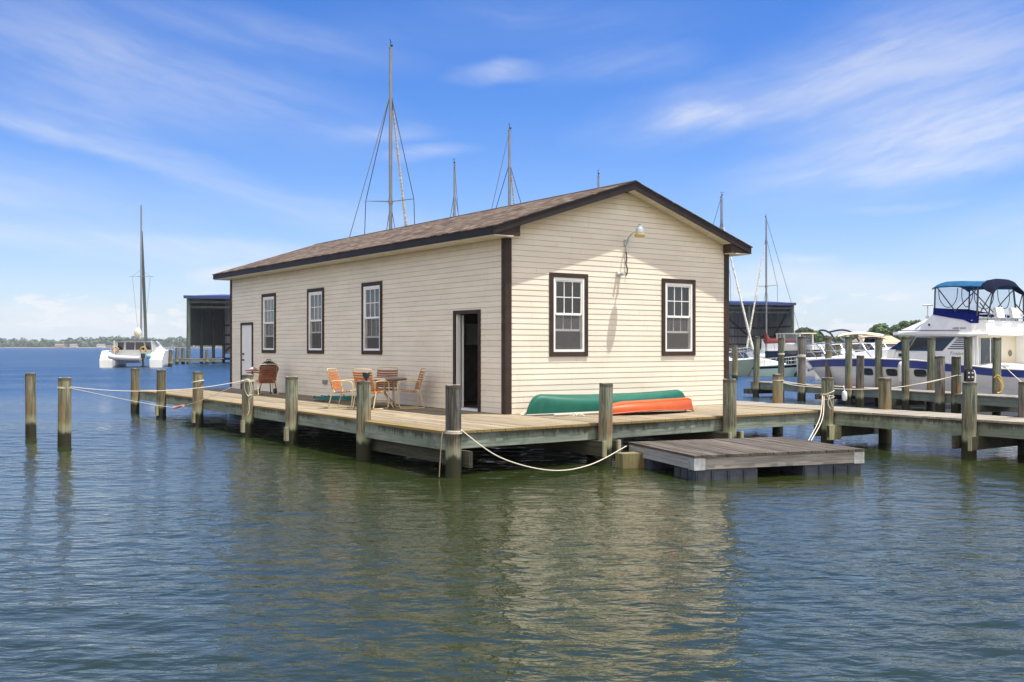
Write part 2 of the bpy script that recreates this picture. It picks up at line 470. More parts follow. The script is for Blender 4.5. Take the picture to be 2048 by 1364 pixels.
# ------------------------------------------------------------------ mesh builder
class MB:
    def __init__(s):
        s.v = []; s.f = []; s.t = []; s.sm = []
        s.M = None
    def _add(s, vs, fs, smooth=False, tone=.5):
        b = len(s.v)
        if s.M is not None:
            vs = [tuple(s.M @ Vector(p)) for p in vs]
        s.v += [tuple(p) for p in vs]
        s.t += [tone] * len(vs)
        s.f += [tuple(i + b for i in f) for f in fs]
        s.sm += [smooth] * len(fs)
    def poly(s, pts, tone=.5):
        s._add(pts, [tuple(range(len(pts)))], False, tone)
    def box(s, x0, x1, y0, y1, z0, z1, tone=.5):
        vs = [(x, y, z) for z in (z0, z1) for y in (y0, y1) for x in (x0, x1)]
        s._add(vs, [(0, 2, 3, 1), (4, 5, 7, 6), (0, 1, 5, 4), (2, 6, 7, 3), (0, 4, 6, 2), (1, 3, 7, 5)], False, tone)
    def beam(s, p, q, w, h, tone=.5, up=(0, 0, 1)):
        """box from p to q, w wide, h tall"""
        p = Vector(p); q = Vector(q)
        d = (q - p).normalized()
        upv = Vector(up)
        if abs(d.dot(upv)) > .98:
            upv = Vector((1, 0, 0))
        sx = d.cross(upv).normalized() * w / 2
        sz = sx.cross(d).normalized() * h / 2
        vs = [p - sx - sz, p + sx - sz, p + sx + sz, p - sx + sz, q - sx - sz, q + sx - sz, q + sx + sz, q - sx + sz]
        s._add(vs, [(0, 3, 2, 1), (4, 5, 6, 7), (0, 1, 5, 4), (1, 2, 6, 5), (2, 3, 7, 6), (3, 0, 4, 7)], False, tone)
    def prism(s, prof, axis, a, b, tone=.5):
        """2D profile extruded along axis: 'x' profile=(y,z); 'y' profile=(x,z); 'z' profile=(x,y)"""
        def P(u, v, w):
            return {'x': (w, u, v), 'y': (u, w, v), 'z': (u, v, w)}[axis]
        n = len(prof)
        vs = [P(u, v, a) for u, v in prof] + [P(u, v, b) for u, v in prof]
        fs = [tuple(range(n))[::-1], tuple(range(n, 2 * n))]
        fs += [(i, (i + 1) % n, n + (i + 1) % n, n + i) for i in range(n)]
        s._add(vs, fs, False, tone)
    def loft(s, secs, ring=True, cap=True, smooth=True, tone=.5):
        n = len(secs[0])
        vs = [p for sec in secs for p in sec]
        fs = []
        for i in range(len(secs) - 1):
            for j in range(n if ring else n - 1):
                k = (j + 1) % n
                fs.append((i * n + j, i * n + k, (i + 1) * n + k, (i + 1) * n + j))
        if cap and ring:
            fs.append(tuple(range(n))[::-1])
            fs.append(tuple((len(secs) - 1) * n + j for j in range(n)))
        s._add(vs, fs, smooth, tone)
    def tube(s, pts, r, n=8, closed=False, tone=.5):
        pts = [Vector(p) for p in pts]
        rs = r if isinstance(r, (list, tuple)) else [r] * len(pts)
        secs = []
        prev = None
        N = len(pts)
        for i, p in enumerate(pts):
            if closed:
                d = pts[(i + 1) % N] - pts[i - 1]
            else:
                d = pts[min(i + 1, N - 1)] - pts[max(i - 1, 0)]
            if d.length < 1e-9:
                d = Vector((0, 0, 1))
            d.normalize()
            if prev is None:
                a = Vector((0, 0, 1)) if abs(d.z) < .9 else Vector((1, 0, 0))
                u = d.cross(a).normalized()
            else:
                u = (prev - d * prev.dot(d))
                u = u.normalized() if u.length > 1e-6 else d.orthogonal().normalized()
            prev = u
            w = d.cross(u)
            secs.append([p + (u * math.cos(t) + w * math.sin(t)) * rs[i] for t in [2 * math.pi * k / n for k in range(n)]])
        if closed:
            secs.append(secs[0])
        s.loft(secs, True, not closed, True, tone)
    def cyl(s, p, q, r, r2=None, n=12, tone=.5):
        s.tube([p, q], [r, r if r2 is None else r2], n, tone=tone)
    def lathe(s, prof, c=(0, 0, 0), n=16, smooth=True, tone=.5):
        secs = [[(c[0] + r * math.cos(2 * math.pi * k / n), c[1] + r * math.sin(2 * math.pi * k / n), c[2] + z) for k in range(n)] for r, z in prof]
        s.loft(secs, True, True, smooth, tone)
    def ball(s, c, r, sx=1, sy=1, sz=1, n=10, tone=.5):
        prof = [(max(1e-3, r * math.sin(math.pi * i / n)), -r * math.cos(math.pi * i / n)) for i in range(n + 1)]
        secs = [[(c[0] + sx * a * math.cos(2 * math.pi * k / n), c[1] + sy * a * math.sin(2 * math.pi * k / n), c[2] + sz * z) for k in range(n)] for a, z in prof]
        s.loft(secs, True, True, True, tone)
    def build(s, name, mat, parent=None, loc=None, rz=0., sharp=38):
        me = bpy.data.meshes.new(name)
        me.from_pydata(s.v, [], s.f)
        me.materials.append(mat)
        me.polygons.foreach_set('use_smooth', s.sm)
        at = me.attributes.new('tone', 'FLOAT', 'POINT')
        at.data.foreach_set('value', s.t)
        me.update()
        if any(s.sm):
            me.set_sharp_from_angle(angle=R(sharp))
        ob = bpy.data.objects.new(name, me)
        COL.objects.link(ob)
        if parent is not None:
            ob.parent = parent
        if loc is not None:
            ob.location = loc
        ob.rotation_euler = (0, 0, rz)
        return ob


def split_build(mb, name, mat, parent=None):
    """every box of mb becomes a part of its own"""
    out = []
    n = len(mb.v)
    root = list(range(n))
    def find(i):
        while root[i] != i:
            root[i] = root[root[i]]; i = root[i]
        return i
    for f in mb.f:
        r0 = find(f[0])
        for i in f[1:]:
            root[find(i)] = r0
    groups = {}
    for k, f in enumerate(mb.f):
        groups.setdefault(find(f[0]), []).append(k)
    for fl in groups.values():
        m = MB()
        ids = sorted({i for k in fl for i in mb.f[k]})
        mp = {i: q for q, i in enumerate(ids)}
        m.v = [mb.v[i] for i in ids]; m.t = [mb.t[i] for i in ids]
        m.f = [tuple(mp[i] for i in mb.f[k]) for k in fl]; m.sm = [mb.sm[k] for k in fl]
        out.append(m.build(name, mat, parent))
    return out


def tag(o, label=None, cat=None, group=None, kind=None):
    if label: o['label'] = label
    if cat: o['category'] = cat
    if group: o['group'] = group
    if kind: o['kind'] = kind
    return o


def thing(name, label, cat, loc=(0, 0, 0), rz=0., group=None):
    o = bpy.data.objects.new(name, None)
    o.empty_display_size = .3
    COL.objects.link(o)
    o.location = loc
    o.rotation_euler = (0, 0, rz)
    return tag(o, label, cat, group)


def copy_tree(o, parent=None):
    c = o.copy()
    COL.objects.link(c)
    c.parent = parent
    for ch in [q for q in ALLCH(o)]:
        copy_tree(ch, c)
    return c


def ALLCH(o):
    return [q for q in COL.objects if q.parent is o]


def one(mb, name, mat, label, cat, loc=(0, 0, 0), rz=0., group=None):
    return tag(mb.build(name, mat, None, loc, rz), label, cat, group)


def at(px, py, Y):
    """world point at distance Y whose photo position is px, py"""
    return Vector(((px - 1024) / F * Y, Y, HC - (py - HZ) / F * Y))


def smooth_path(pts, k=6):
    """Catmull-Rom through the points"""
    P = [Vector(p) for p in pts]
    out = []
    for i in range(len(P) - 1):
        p0 = P[max(i - 1, 0)]; p1 = P[i]; p2 = P[i + 1]; p3 = P[min(i + 2, len(P) - 1)]
        for j in range(k):
            t = j / k
            out.append(.5 * ((2 * p1) + (p2 - p0) * t + (2 * p0 - 5 * p1 + 4 * p2 - p3) * t * t + (3 * p1 - p0 - 3 * p2 + p3) * t ** 3))
    out.append(P[-1])
    return out


def sag(p, q, d, n=14):
    p = Vector(p); q = Vector(q)
    return [p.lerp(q, i / n) - Vector((0, 0, d * 4 * (i / n) * (1 - i / n))) for i in range(n + 1)]


# ------------------------------------------------------------------ shared materials
DZ_ = .72
SIDING = siding_mat()
SHINGLE = shingle_mat()
BROWN = pbr('brown_trim', (.046, .030, .024), .6, var=.2, vscale=3, bump=.001, spec=.2)
BROWN_SHADED = pbr('shaded_brown_fascia', (.024, .017, .016), .55, var=.2, vscale=3, bump=.001, spec=.25)  # brown trim with the fascia's shade put into the colour
WHITE = pbr('white_vinyl', (.78, .78, .77), .4, var=.04, vscale=5)
WDOOR = pbr('white_door_paint', (.70, .71, .72), .45, var=.05, vscale=2, dirt=((.4, .38, .33), .3, 3))
CREAM_SOFFIT = pbr('cream_soffit', (.66, .60, .47), .6, var=.1, vscale=3, dirt=((.45, .36, .2), .5, 3))
GLASS = glass_mat('window_glass', boost=2.0)
def screen_mat():
    m = bpy.data.materials.new('insect_screen'); m.use_nodes = True
    n = NT(m.node_tree)
    o = n.node('ShaderNodeOutputMaterial')
    tr = n.node('ShaderNodeBsdfTransparent'); df = n.node('ShaderNodeBsdfDiffuse'); df.inputs[0].default_value = (.20, .20, .20, 1)
    mx = n.node('ShaderNodeMixShader'); mx.inputs[0].default_value = .42
    n.l.new(tr.outputs[0], mx.inputs[1]); n.l.new(df.outputs[0], mx.inputs[2]); n.l.new(mx.outputs[0], o.inputs[0])
    return m


SCREEN = screen_mat()
BLACK = pbr('black_iron', (.012, .012, .013), .4)
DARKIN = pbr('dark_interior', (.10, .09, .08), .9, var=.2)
CURTAIN = pbr('grey_curtain', (.17, .175, .19), .9, var=.12, vscale=9, stretch=(1, 1, .1))
GALV = pbr('galvanised_steel', (.52, .54, .56), .42, .6, var=.15, vscale=14, dirt=((.25, .11, .05), .5, 6))
DECKY = wood('sunbleached_deck_wood', (.29, .245, .175), (.165, .13, .085), 'y', .24, stain=((.25, .18, .08), .4), weather=.2, moss=.08)
DECKX = wood('grey_walkway_wood', (.31, .28, .225), (.185, .16, .125), 'x', .16, weather=.15)
FASCIA = wood('green_treated_fascia', (.25, .285, .23), (.125, .152, .122), 'y', .15, stain=((.07, .075, .045), .5), drip=DZ_ - .04)
FASCIAX = wood('green_treated_fascia_long', (.25, .285, .235), (.125, .158, .132), 'x', .15, stain=((.07, .075, .05), .45), drip=DZ_ - .04)
DARKBEAM = wood('dark_wet_beam', (.085, .08, .055), (.035, .034, .024), 'y', .2)
PALEBLOCK = wood('algae_pale_block', (.36, .35, .23), (.2, .19, .11), 'z', .1, stain=((.12, .1, .03), .6))
PILE = piling_mat('weathered_piling', (.27, .285, .215), (.065, .075, .050), (.27, .115, .035))
PILE_GREY = piling_mat('grey_piling', (.27, .255, .225), (.055, .052, .046), (.22, .14, .07))
PILE_TAN = piling_mat('tan_piling', (.30, .28, .19), (.10, .095, .055), (.26, .14, .05))
ROPE = pbr('white_rope', (.55, .51, .42), .85, var=.15, vscale=60)
GEL = pbr('white_gelcoat', (.78, .78, .77), .25, var=.03, vscale=2, dirt=((.6, .57, .5), .3, 2), coat=.3)
GELGREY = pbr('light_grey_gelcoat', (.60, .61, .63), .3, var=.04)
ALU = pbr('mast_aluminium', (.24, .25, .265), .45, .35, var=.1, vscale=3)
STEEL = pbr('stainless_rail', (.62, .63, .64), .25, .8)
WIRE = pbr('rigging_wire', (.05, .05, .055), .5, .3)
BLUECAN = pbr('blue_canvas', (.006, .014, .15), .85, spec=.12, var=.12, vscale=8, bump=.004, bscale=12)
NAVYCAN = pbr('navy_canvas', (.006, .009, .024), .9, spec=.08, var=.15, vscale=8)
DGLASS = pbr('dark_boat_glass', (.015, .022, .025), .06, spec=.8)
BLACKPL = pbr('black_plastic', (.036, .045, .070), .25, var=.25, vscale=4, dirt=((.10, .10, .09), .4, 6))

# ------------------------------------------------------------------ house frame: u to the right along the gable, v away along the side
TH = math.atan2(.5766, .817)
O2 = Vector((-.93, 16.0))
U2 = Vector((math.cos(TH), math.sin(TH)))
V2 = Vector((-math.sin(TH), math.cos(TH)))


def H(u, v, z=0.):
    p = O2 + U2 * u + V2 * v
    return Vector((p.x, p.y, z))


DZ = .72                                   # deck height above the water
HW, HL, HH = 6.38, 15.75, 3.55             # house width, length, wall height
SL = .328
OU, OV = .50, .30                          # overhangs


# ------------------------------------------------------------------ water
def build_water():
    rs = [0.0, 1.2]
    r = 2.2
    while r < 34:
        rs.append(r); r *= 1.0046
    while r < 130:
        rs.append(r); r *= 1.0075
    while r < 9000:
        rs.append(r); r *= 1.12
    rs.append(9000)
    rs = np.array(rs)
    a = [math.pi / 2 + R(46)]
    fine = np.arange(R(90 + 44), R(90 - 44), -R(.17))
    rest = np.arange(R(90 - 44), R(90 - 44) - R(272), -R(8))
    ang = np.concatenate([fine, rest])
    nr, na = len(rs), len(ang)
    RR, AA = np.meshgrid(rs, ang, indexing='ij')
    X = RR * np.cos(AA); Y = RR * np.sin(AA)
    Zs = np.zeros_like(X)
    g = np.random.default_rng(5)
    # wind chop: directional sum of small waves, amplitude fades where the grid is too coarse
    sp = np.where(RR < 34, RR * .0046, RR * .0075)
    for i in range(90):
        lam = 0.15 * (0.95 / 0.15) ** (g.random())
        th = R(-108) + g.normal() * .68
        k = 2 * math.pi / lam
        amp = .0082 * lam / (2 * math.pi) * (.6 + .8 * g.random())
        ph = g.random() * 6.283
        fade = np.clip((lam / sp - 2.6) / 2.5, 0, 1)
        Zs += fade * amp * np.sin(k * (X * math.cos(th) + Y * math.sin(th)) + ph)
    gust = .75 + .35 * np.sin(X * .21 + 1.3 * np.sin(Y * .13)) * np.sin(Y * .17 + .8 * np.sin(X * .09 + 2))
    Zs *= gust
    Zs[RR > 125] = 0
    co = np.stack([X, Y, Zs], -1).reshape(-1, 3)
    i, j = np.meshgrid(np.arange(nr - 1), np.arange(na), indexing='ij')
    jn = (j + 1) % na
    f = np.stack([i * na + j, i * na + jn, (i + 1) * na + jn, (i + 1) * na + j], -1).reshape(-1, 4)[:, ::-1]
    me = bpy.data.meshes.new('water')
    me.vertices.add(len(co)); me.vertices.foreach_set('co', co.astype(np.float32).ravel())
    me.loops.add(f.size); me.loops.foreach_set('vertex_index', f.astype(np.int32).ravel())
    me.polygons.add(len(f))
    me.polygons.foreach_set('loop_start', np.arange(0, f.size, 4, dtype=np.int32))
    me.polygons.foreach_set('use_smooth', np.ones(len(f), dtype=bool))
    me.update(calc_edges=True)
    me.validate()
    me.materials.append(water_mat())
    ob = bpy.data.objects.new('water', me)
    COL.objects.link(ob)
    tag(ob, kind='structure')


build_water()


# ------------------------------------------------------------------ boathouse
def siding(mb, length, ztop, amin, amax, opens, P):
    """lapped courses with openings; P(a, z, d) places a point d proud of the wall"""
    C = .114
    zb = 0.0
    while zb < ztop - 1e-6:
        zt = min(zb + C, ztop)
        cuts = sorted({zb, zt} | {z for o in opens for z in (o[2], o[3]) if zb < z < zt})
        for k in range(len(cuts) - 1):
            z0, z1 = cuts[k], cuts[k + 1]
            zm = (z0 + z1) / 2
            segs = [(None, None)]
            blk = sorted((o[0], o[1]) for o in opens if o[2] < zm < o[3])
            pts = []
            lo = 'L'
            cur = lo
            lst = []
            for b0, b1 in blk:
                lst.append((cur, b0)); cur = b1
            lst.append((cur, 'R'))
            G = .009 if zt - zb > .05 else 0.
            d = lambda z: .009 - .006 * (z - zb) / C
            for s0, s1 in lst:
                g = lambda e, z: amin(z) if e == 'L' else amax(z) if e == 'R' else e
                def strip(za, zc, da, dc):
                    a00, a01, a10, a11 = g(s0, za), g(s0, zc), g(s1, za), g(s1, zc)
                    if a10 - a00 < .005 and a11 - a01 < .005:
                        return
                    mb.poly([P(a00, za, da), P(a10, za, da), P(a11, zc, dc), P(a01, zc, dc)])
                top = z1 >= zt - 1e-6
                zf = max(z0 + .001, z1 - G) if top else z1
                strip(z0, zf, d(z0), d(zf))
                if top and G:
                    strip(zf, zf, d(zf), -.008)
                    strip(zf, z1, -.008, -.008)
                if k == 0:
                    strip(z0, z0, -.008, d(z0))
        zb = zt


def window(house, P, c, w, z0, z1, raised, curtain, lab=None, seed=0):
    """double-hung window: trim casing, vinyl frame, upper sash with 3x2 lights, lower sash raised part way"""
    x0, x1 = c - w / 2, c + w / 2
    T = .095
    def bar(mb, a0, a1, b0, b1, d0, d1):
        v = [P(a, z, d) for d in (d0, d1) for z in (b0, b1) for a in (a0, a1)]
        mb._add(v, [(0, 2, 3, 1), (4, 5, 7, 6), (0, 1, 5, 4), (2, 6, 7, 3), (0, 4, 6, 2), (1, 3, 7, 5)])
    m = MB()
    bar(m, x0, x0 + T, z0, z1, -.02, .034); bar(m, x1 - T, x1, z0, z1, -.02, .034)
    bar(m, x0 + T, x1 - T, z1 - T, z1, -.02, .032); bar(m, x0 + T, x1 - T, z0, z0 + T, -.02, .032)
    win = m.build('window', BROWN, house)
    if lab: win['label'] = lab
    a0, a1, b0, b1 = x0 + T, x1 - T, z0 + T, z1 - T
    f = MB(); J = .05
    bar(f, a0, a0 + J, b0, b1, -.06, .024); bar(f, a1 - J, a1, b0, b1, -.06, .024)
    bar(f, a0 + J, a1 - J, b1 - J, b1, -.06, .022); bar(f, a0 + J, a1 - J, b0, b0 + J, -.06, .024)
    f.build('frame', WHITE, win)
    a0 += J; a1 -= J; b0 += J; b1 -= J
    mid = (b0 + b1) / 2 + .01
    S = .034
    up = MB()
    bar(up, a0, a0 + S, mid, b1, -.03, .008); bar(up, a1 - S, a1, mid, b1, -.03, .008)
    bar(up, a0 + S, a1 - S, b1 - S, b1, -.03, .006); bar(up, a0 + S, a1 - S, mid - .02, mid + .028, -.032, .011)
    g0, g1 = a0 + S, a1 - S
    for k in (1, 2):
        x = g0 + (g1 - g0) * k / 3
        bar(up, x - .009, x + .009, mid + .028, b1 - S, -.018, -.002)
    zz = mid + (b1 - mid) * .5
    for k in range(3):
        xa = g0 + (g1 - g0) * k / 3 + (.009 if k else 0); xb = g0 + (g1 - g0) * (k + 1) / 3 - (.009 if k < 2 else 0)
        bar(up, xa, xb, zz - .009, zz + .009, -.017, -.003)
    up.build('upper_sash', WHITE, win)
    lo = MB()
    lb = b0 + (mid - b0) * raised
    bar(lo, a0 + .004, a0 + S, lb, mid - .02, -.058, -.036); bar(lo, a1 - S, a1 - .004, lb, mid - .02, -.058, -.036)
    bar(lo, a0 + S, a1 - S, lb, lb + .045, -.057, -.035)
    for k in (1, 2):
        x = g0 + (g1 - g0) * k / 3
        bar(lo, x - .008, x + .008, lb + .045, mid - .02, -.05, -.038)
    lo.build('lower_sash', WHITE, win)
    gl = MB()
    gl.poly([P(g0, mid, -.011), P(g1, mid, -.011), P(g1, b1, -.011), P(g0, b1, -.011)])
    gl.poly([P(g0, lb, -.046), P(g1, lb, -.046), P(g1, mid, -.046), P(g0, mid, -.046)])
    gl.build('pane', GLASS, win)
    sc = MB()
    sc.poly([P(a0, b0, -.004), P(a1, b0, -.004), P(a1, mid - .02, -.004), P(a0, mid - .02, -.004)])
    sc.build('insect_screen', SCREEN, win)
    if curtain:
        cu = MB()
        n = 60
        rr = random.Random(seed)
        ph = [rr.random() * 6 for _ in range(3)]
        lowz = b0 + (b1 - b0) * curtain
        sec = []
        for i in range(n + 1):
            x = x0 + .05 + (x1 - x0 - .1) * i / n
            d = -.15 + .02 * math.sin(i * .95 + ph[0]) + .012 * math.sin(i * .37 + ph[1])
            sec.append([P(x, lowz + .01 * math.sin(i * .4), d), P(x, b1 + .05, d)])
        cu.loft(sec, False, False, True)
        cu.build('curtain', CURTAIN, win)


def boathouse():
    h = thing('boathouse', 'cream lap-sided boathouse with brown shingle roof standing on the timber dock', 'house', H(3.05, 2.92, DZ + .004), TH)
    gx0, gx1 = 1.085, 2.10
    hx0, hx1 = 4.25, 5.295
    wz0, wz1 = 1.15, 2.885
    lw = [(5.76, 1.075), (9.085, 1.08), (12.46, 1.09)]
    # --- front gable (y = 0, faces -y)
    Pg = lambda a, z, d: (a, -d, z)
    def rake(z): return max(0., (z - 3.62) / SL - .0)
    amin = lambda z: .0 if z <= HH else max(0., (z - 3.75) / SL)
    amax = lambda z: HW - amin(z)
    wall = MB()
    siding(wall, HW, 4.70, amin, amax, [(gx0 + .05, gx1 - .05, wz0 + .05, wz1 - .05), (hx0 + .05, hx1 - .05, wz0 + .05, wz1 - .05)], Pg)
    # --- long side (x = 0, faces -x); a runs along +y
    Pl = lambda a, z, d: (-d, a, z)
    ops = [(c - w / 2 + .05, c + w / 2 - .05, wz0 + .06, wz1 + .01) for c, w in lw]
    d2 = (.93, 1.915, 0.0, 2.09)
    d1 = (13.79, 14.77, 0.0, 2.08)
    siding(wall, HL, HH, lambda z: 0., lambda z: HL, ops + [d2, d1], Pl)
    # --- the two hidden sides
    siding(wall, HW, 4.70, amin, amax, [], lambda a, z, d: (a, HL + d, z))
    siding(wall, HL, HH, lambda z: 0., lambda z: HL, [], lambda a, z, d: (HW + d, a, z))
    wall.build('wall', SIDING, h)
    # corner boards
    cb = MB()
    for x0, x1, y0, y1 in ((-.03, .12, -.03, .0), (-.03, .0, .0, .12)):
        cb.box(x0, x1, y0, y1, 0, HH)
    cb.build('corner_board', BROWN, h)
    cb = MB()
    cb.box(HW - .12, HW + .03, -.03, 0, 0, HH); cb.box(HW, HW + .03, 0, .12, 0, HH)
    cb.build('corner_board', BROWN, h)
    cb = MB()
    cb.box(-.03, .0, HL - .1, HL + .03, 0, HH); cb.box(0, .1, HL, HL + .03, 0, HH)
    cb.build('corner_board', BROWN, h)
    # floor, ceiling
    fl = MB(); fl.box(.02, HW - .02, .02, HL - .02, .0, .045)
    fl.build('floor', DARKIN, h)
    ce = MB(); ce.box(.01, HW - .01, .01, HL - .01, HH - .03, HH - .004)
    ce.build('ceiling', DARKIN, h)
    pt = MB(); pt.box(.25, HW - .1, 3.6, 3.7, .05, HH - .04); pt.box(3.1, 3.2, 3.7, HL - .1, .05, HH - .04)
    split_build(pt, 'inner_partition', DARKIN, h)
    # windows
    window(h, Pg, (gx0 + gx1) / 2, gx1 - gx0, wz0, wz1, .52, .0, 'front gable window left of the lamp')
    window(h, Pg, (hx0 + hx1) / 2, hx1 - hx0, wz0, wz1, .50, .35, 'front gable window right of the lamp', 3)
    window(h, Pl, lw[0][0], lw[0][1], wz0 + .01, wz1 + .06, .35, .55, 'side window nearest the open door', 5)
    window(h, Pl, lw[1][0], lw[1][1], wz0 + .01, wz1 + .06, .55, .5, 'middle window of the side wall', 8)
    window(h, Pl, lw[2][0], lw[2][1], wz0 + .01, wz1 + .06, .45, .45, 'side window beside the white door', 9)
    # open door near the corner
    fr = MB()
    fr.box(-.035, .0, .90, .93 + .045, 0, 2.125); fr.box(-.035, .0, 1.87, 1.95, 0, 2.125); fr.box(-.033, .0, .975, 1.87, 2.045, 2.125)
    fr.box(0, .11, .935, .975, 0, 2.05)
    fr.build('door_frame', BROWN, h)
    jb = MB(); jb.box(.0, .085, 1.83, 1.868, 0, 2.043); jb.box(-.02, .13, .975, 1.83, .0, .05)
    jb.build('door_jamb', WDOOR, h)
    dr = MB()
    ang = R(84)
    for i in range(1):
        dr.M = Matrix.Translation((.135, 1.86, 0)) @ Matrix.Rotation(R(76), 4, 'Z')
        dr.box(0, .84, -.045, 0, .055, 2.03)
        dr.M = None
    door = dr.build('door', WDOOR, h)
    door['label'] = 'white door swung open into the dark room'
    hd = MB()
    for z in (.95, 1.08):
        hd.cyl((.30, 2.60, z), (.36, 2.58, z), .022)
    split_build(hd, 'handle', BLACK, door)
    # closed white door far along the side
    fr = MB()
    fr.box(-.035, .0, 13.755, 13.83, 0, 2.115); fr.box(-.035, .0, 14.73, 14.805, 0, 2.115); fr.box(-.033, .0, 13.83, 14.73, 2.04, 2.115)
    fr.build('door_frame', BROWN, h)
    dr = MB()
    dr.box(.005, .045, 13.83, 14.73, .03, 2.04); dr.box(-.012, .004, 14.66, 14.73, .03, 2.04)
    door = dr.build('door', WDOOR, h)
    door['label'] = 'closed white door far along the side wall'
    kn = MB()
    for z in (.93, 1.12):
        kn.lathe([(.002, -.055), (.03, -.05), (.034, -.03), (.018, -.015), (.02, 0)], n=12)
        kn.v[-60:] = [(q[2] + .0, 14.58 + q[0], z + q[1]) for q in kn.v[-60:]]
    split_build(kn, 'handle', BLACK, door)
    # outlet box on the side wall
    ob = MB(); ob.box(-.075, -.012, 8.33, 8.43, .36, .46); ob.box(-.07, -.012, 8.455, 8.54, .35, .45); ob.box(-.078, -.074, 8.35, 8.41, .38, .44)
    ob.build('outlet_box', pbr('grey_outlet', (.23, .23, .22), .5), h)
    # ---- roof: two slabs, fascia, soffit
    y0, y1 = -OV, HL + OV
    eT, aT = 3.725, 3.725 + SL * (HW / 2 + OU)
    rf = MB(); TK = .022
    for s in (0, 1):
        X = (lambda x: x) if s == 0 else (lambda x: HW - x)
        prof = [(X(-OU - .025), eT - SL * .025), (X(HW / 2), aT), (X(HW / 2), aT - TK), (X(-OU - .025), eT - SL * .025 - TK)]
        rf.prism(prof, 'y', y0 - .02, y1 + .02)
    roof = rf.build('roof', SHINGLE, h)
    cap = MB()
    for s in (-1, 1):
        cap.prism([(HW / 2, aT + .010), (HW / 2 + s * .16, aT + .010 - SL * .16), (HW / 2 + s * .16, aT - .004 - SL * .16), (HW / 2, aT - .004)], 'y', y0 - .021, y1 + .021)
    cap.build('ridge_cap', pbr('shaded_ridge_shingle', (.035, .026, .022), .9, var=.3, vscale=12), roof)  # cap colour darkened to paint in the shading along the ridge
    fa = MB(); FH = .175
    for X in (lambda x: x, lambda x: HW - x):
        fa.box(min(X(-OU), X(-OU + .03)), max(X(-OU), X(-OU + .03)), y0 + .03, y1 - .03, 3.55, eT - TK - .002)
        for ya, yb in ((y0, y0 + .03), (y1 - .03, y1)):
            fa.prism([(X(-OU), eT - TK - .002), (X(HW / 2), aT - TK - .002), (X(HW / 2), aT - TK - FH), (X(-OU), eT - TK - FH + .02)], 'y', ya, yb)
    split_build(fa, 'fascia', BROWN_SHADED, roof)
    # eave returns (boxed corners)
    rt = MB()
    for X in (lambda x: x, lambda x: HW - x):
        xs = sorted((X(-OU + .09), X(.22)))
        pr = [(X(-OU + .03), 3.552), (X(.16), 3.552), (X(.16), 3.55 + SL * .66 + .03), (X(-OU + .03), 3.58)]
        rt.prism(pr, 'y', y0 + .031, y0 + .055)
        rt.box(min(X(.14), X(.16)), max(X(.14), X(.16)), y0 + .055, -.03, 3.552, 3.55 + SL * .64)
    split_build(rt, 'eave_return', BROWN, roof)
    sf = MB()
    for X in (lambda x: x, lambda x: HW - x):
        xs = sorted((X(-OU + .03), X(.0)))
        sf.box(xs[0], xs[1], y0 + .03, y1 - .03, 3.530, 3.549)
        xa = sorted((X(0), X(.14)))
        sf.box(xa[0], xa[1], y0 + .056, -.031, 3.530, 3.549)
        # raking soffit with narrow v-grooves
        n = 34
        for i in range(n):
            xa = .17 + (HW / 2 - .17) * i / n; xb = .17 + (HW / 2 - .17) * (i + .9) / n
            za = eT - TK - .168 + SL * (xa + OU); zb_ = eT - TK - .168 + SL * (xb + OU)
            sf.prism([(X(xa), za), (X(xb), zb_), (X(xb), zb_ + .012), (X(xa), za + .012)], 'y', y0 + .031, -.004)
        sf.prism([(X(.0), eT - TK - .154 + SL * OU), (X(HW / 2), aT - TK - .154), (X(HW / 2), aT - TK - .144), (X(.0), eT - TK - .144 + SL * OU)], 'y', y0 + .031, .02)
    sf.build('soffit', CREAM_SOFFIT, roof)
    # gable lamp on a swan-neck arm
    arm = MB()
    ax, az = 3.17, 3.58
    arm.tube(smooth_path([(ax, -.03, az - .16), (ax, -.05, az), (ax, -.12, az + .15), (ax, -.27, az + .235), (ax, -.43, az + .25)]), .018, 8)
    arm.box(ax - .05, ax + .05, -.045, -.012, az - .02, az + .1)
    lamp = arm.build('wall_lamp', GALV, h)
    lamp['label'] = 'dusk lamp on a swan-neck arm high on the gable'
    hd = MB()
    hd.lathe([(.03, .17), (.055, .165), (.06, .115), (.085, .105), (.095, .03), (.09, .0)], (ax, -.47, az + .20), 18)
    hd.build('lamp_head', pbr('pale_blue_grey_metal', (.50, .55, .60), .35, .4), lamp)
    ey = MB(); ey.lathe([(.001, .0), (.03, .001), (.03, .02), (.001, .022)], (ax, -.47, az + .37), 12)
    ey.build('photocell', pbr('blue_photocell', (.05, .10, .18), .3), lamp)
    ln = MB(); ln.lathe([(.085, .0), (.115, -.01), (.12, -.04), (.105, -.07), (.001, -.075)], (ax, -.47, az + .195), 20)
    ln.build('lens', pbr('amber_lens', (.52, .40, .13), .25, spec=.6), lamp)
    cabm = MB()
    cabm.tube(smooth_path([(ax, -.03, az - .14), (ax + .01, -.04, az - .3), (ax - .005, -.035, az - .42), (ax + .03, -.04, az - .55), (ax + .01, -.03, az - .68)]), .013, 6)
    cabm.build('cable', BLACK, lamp)
    fx = MB(); fx.box(2.90, 3.04, -.05, -.016, 2.89, 2.98); fx.cyl((2.93, -.05, 2.95), (2.91, -.11, 2.91), .03); fx.cyl((3.0, -.05, 2.95), (3.03, -.11, 2.91), .03)
    fx.build('twin_floodlight', pbr('grey_fixture', (.5, .52, .53), .4), h)
    return h


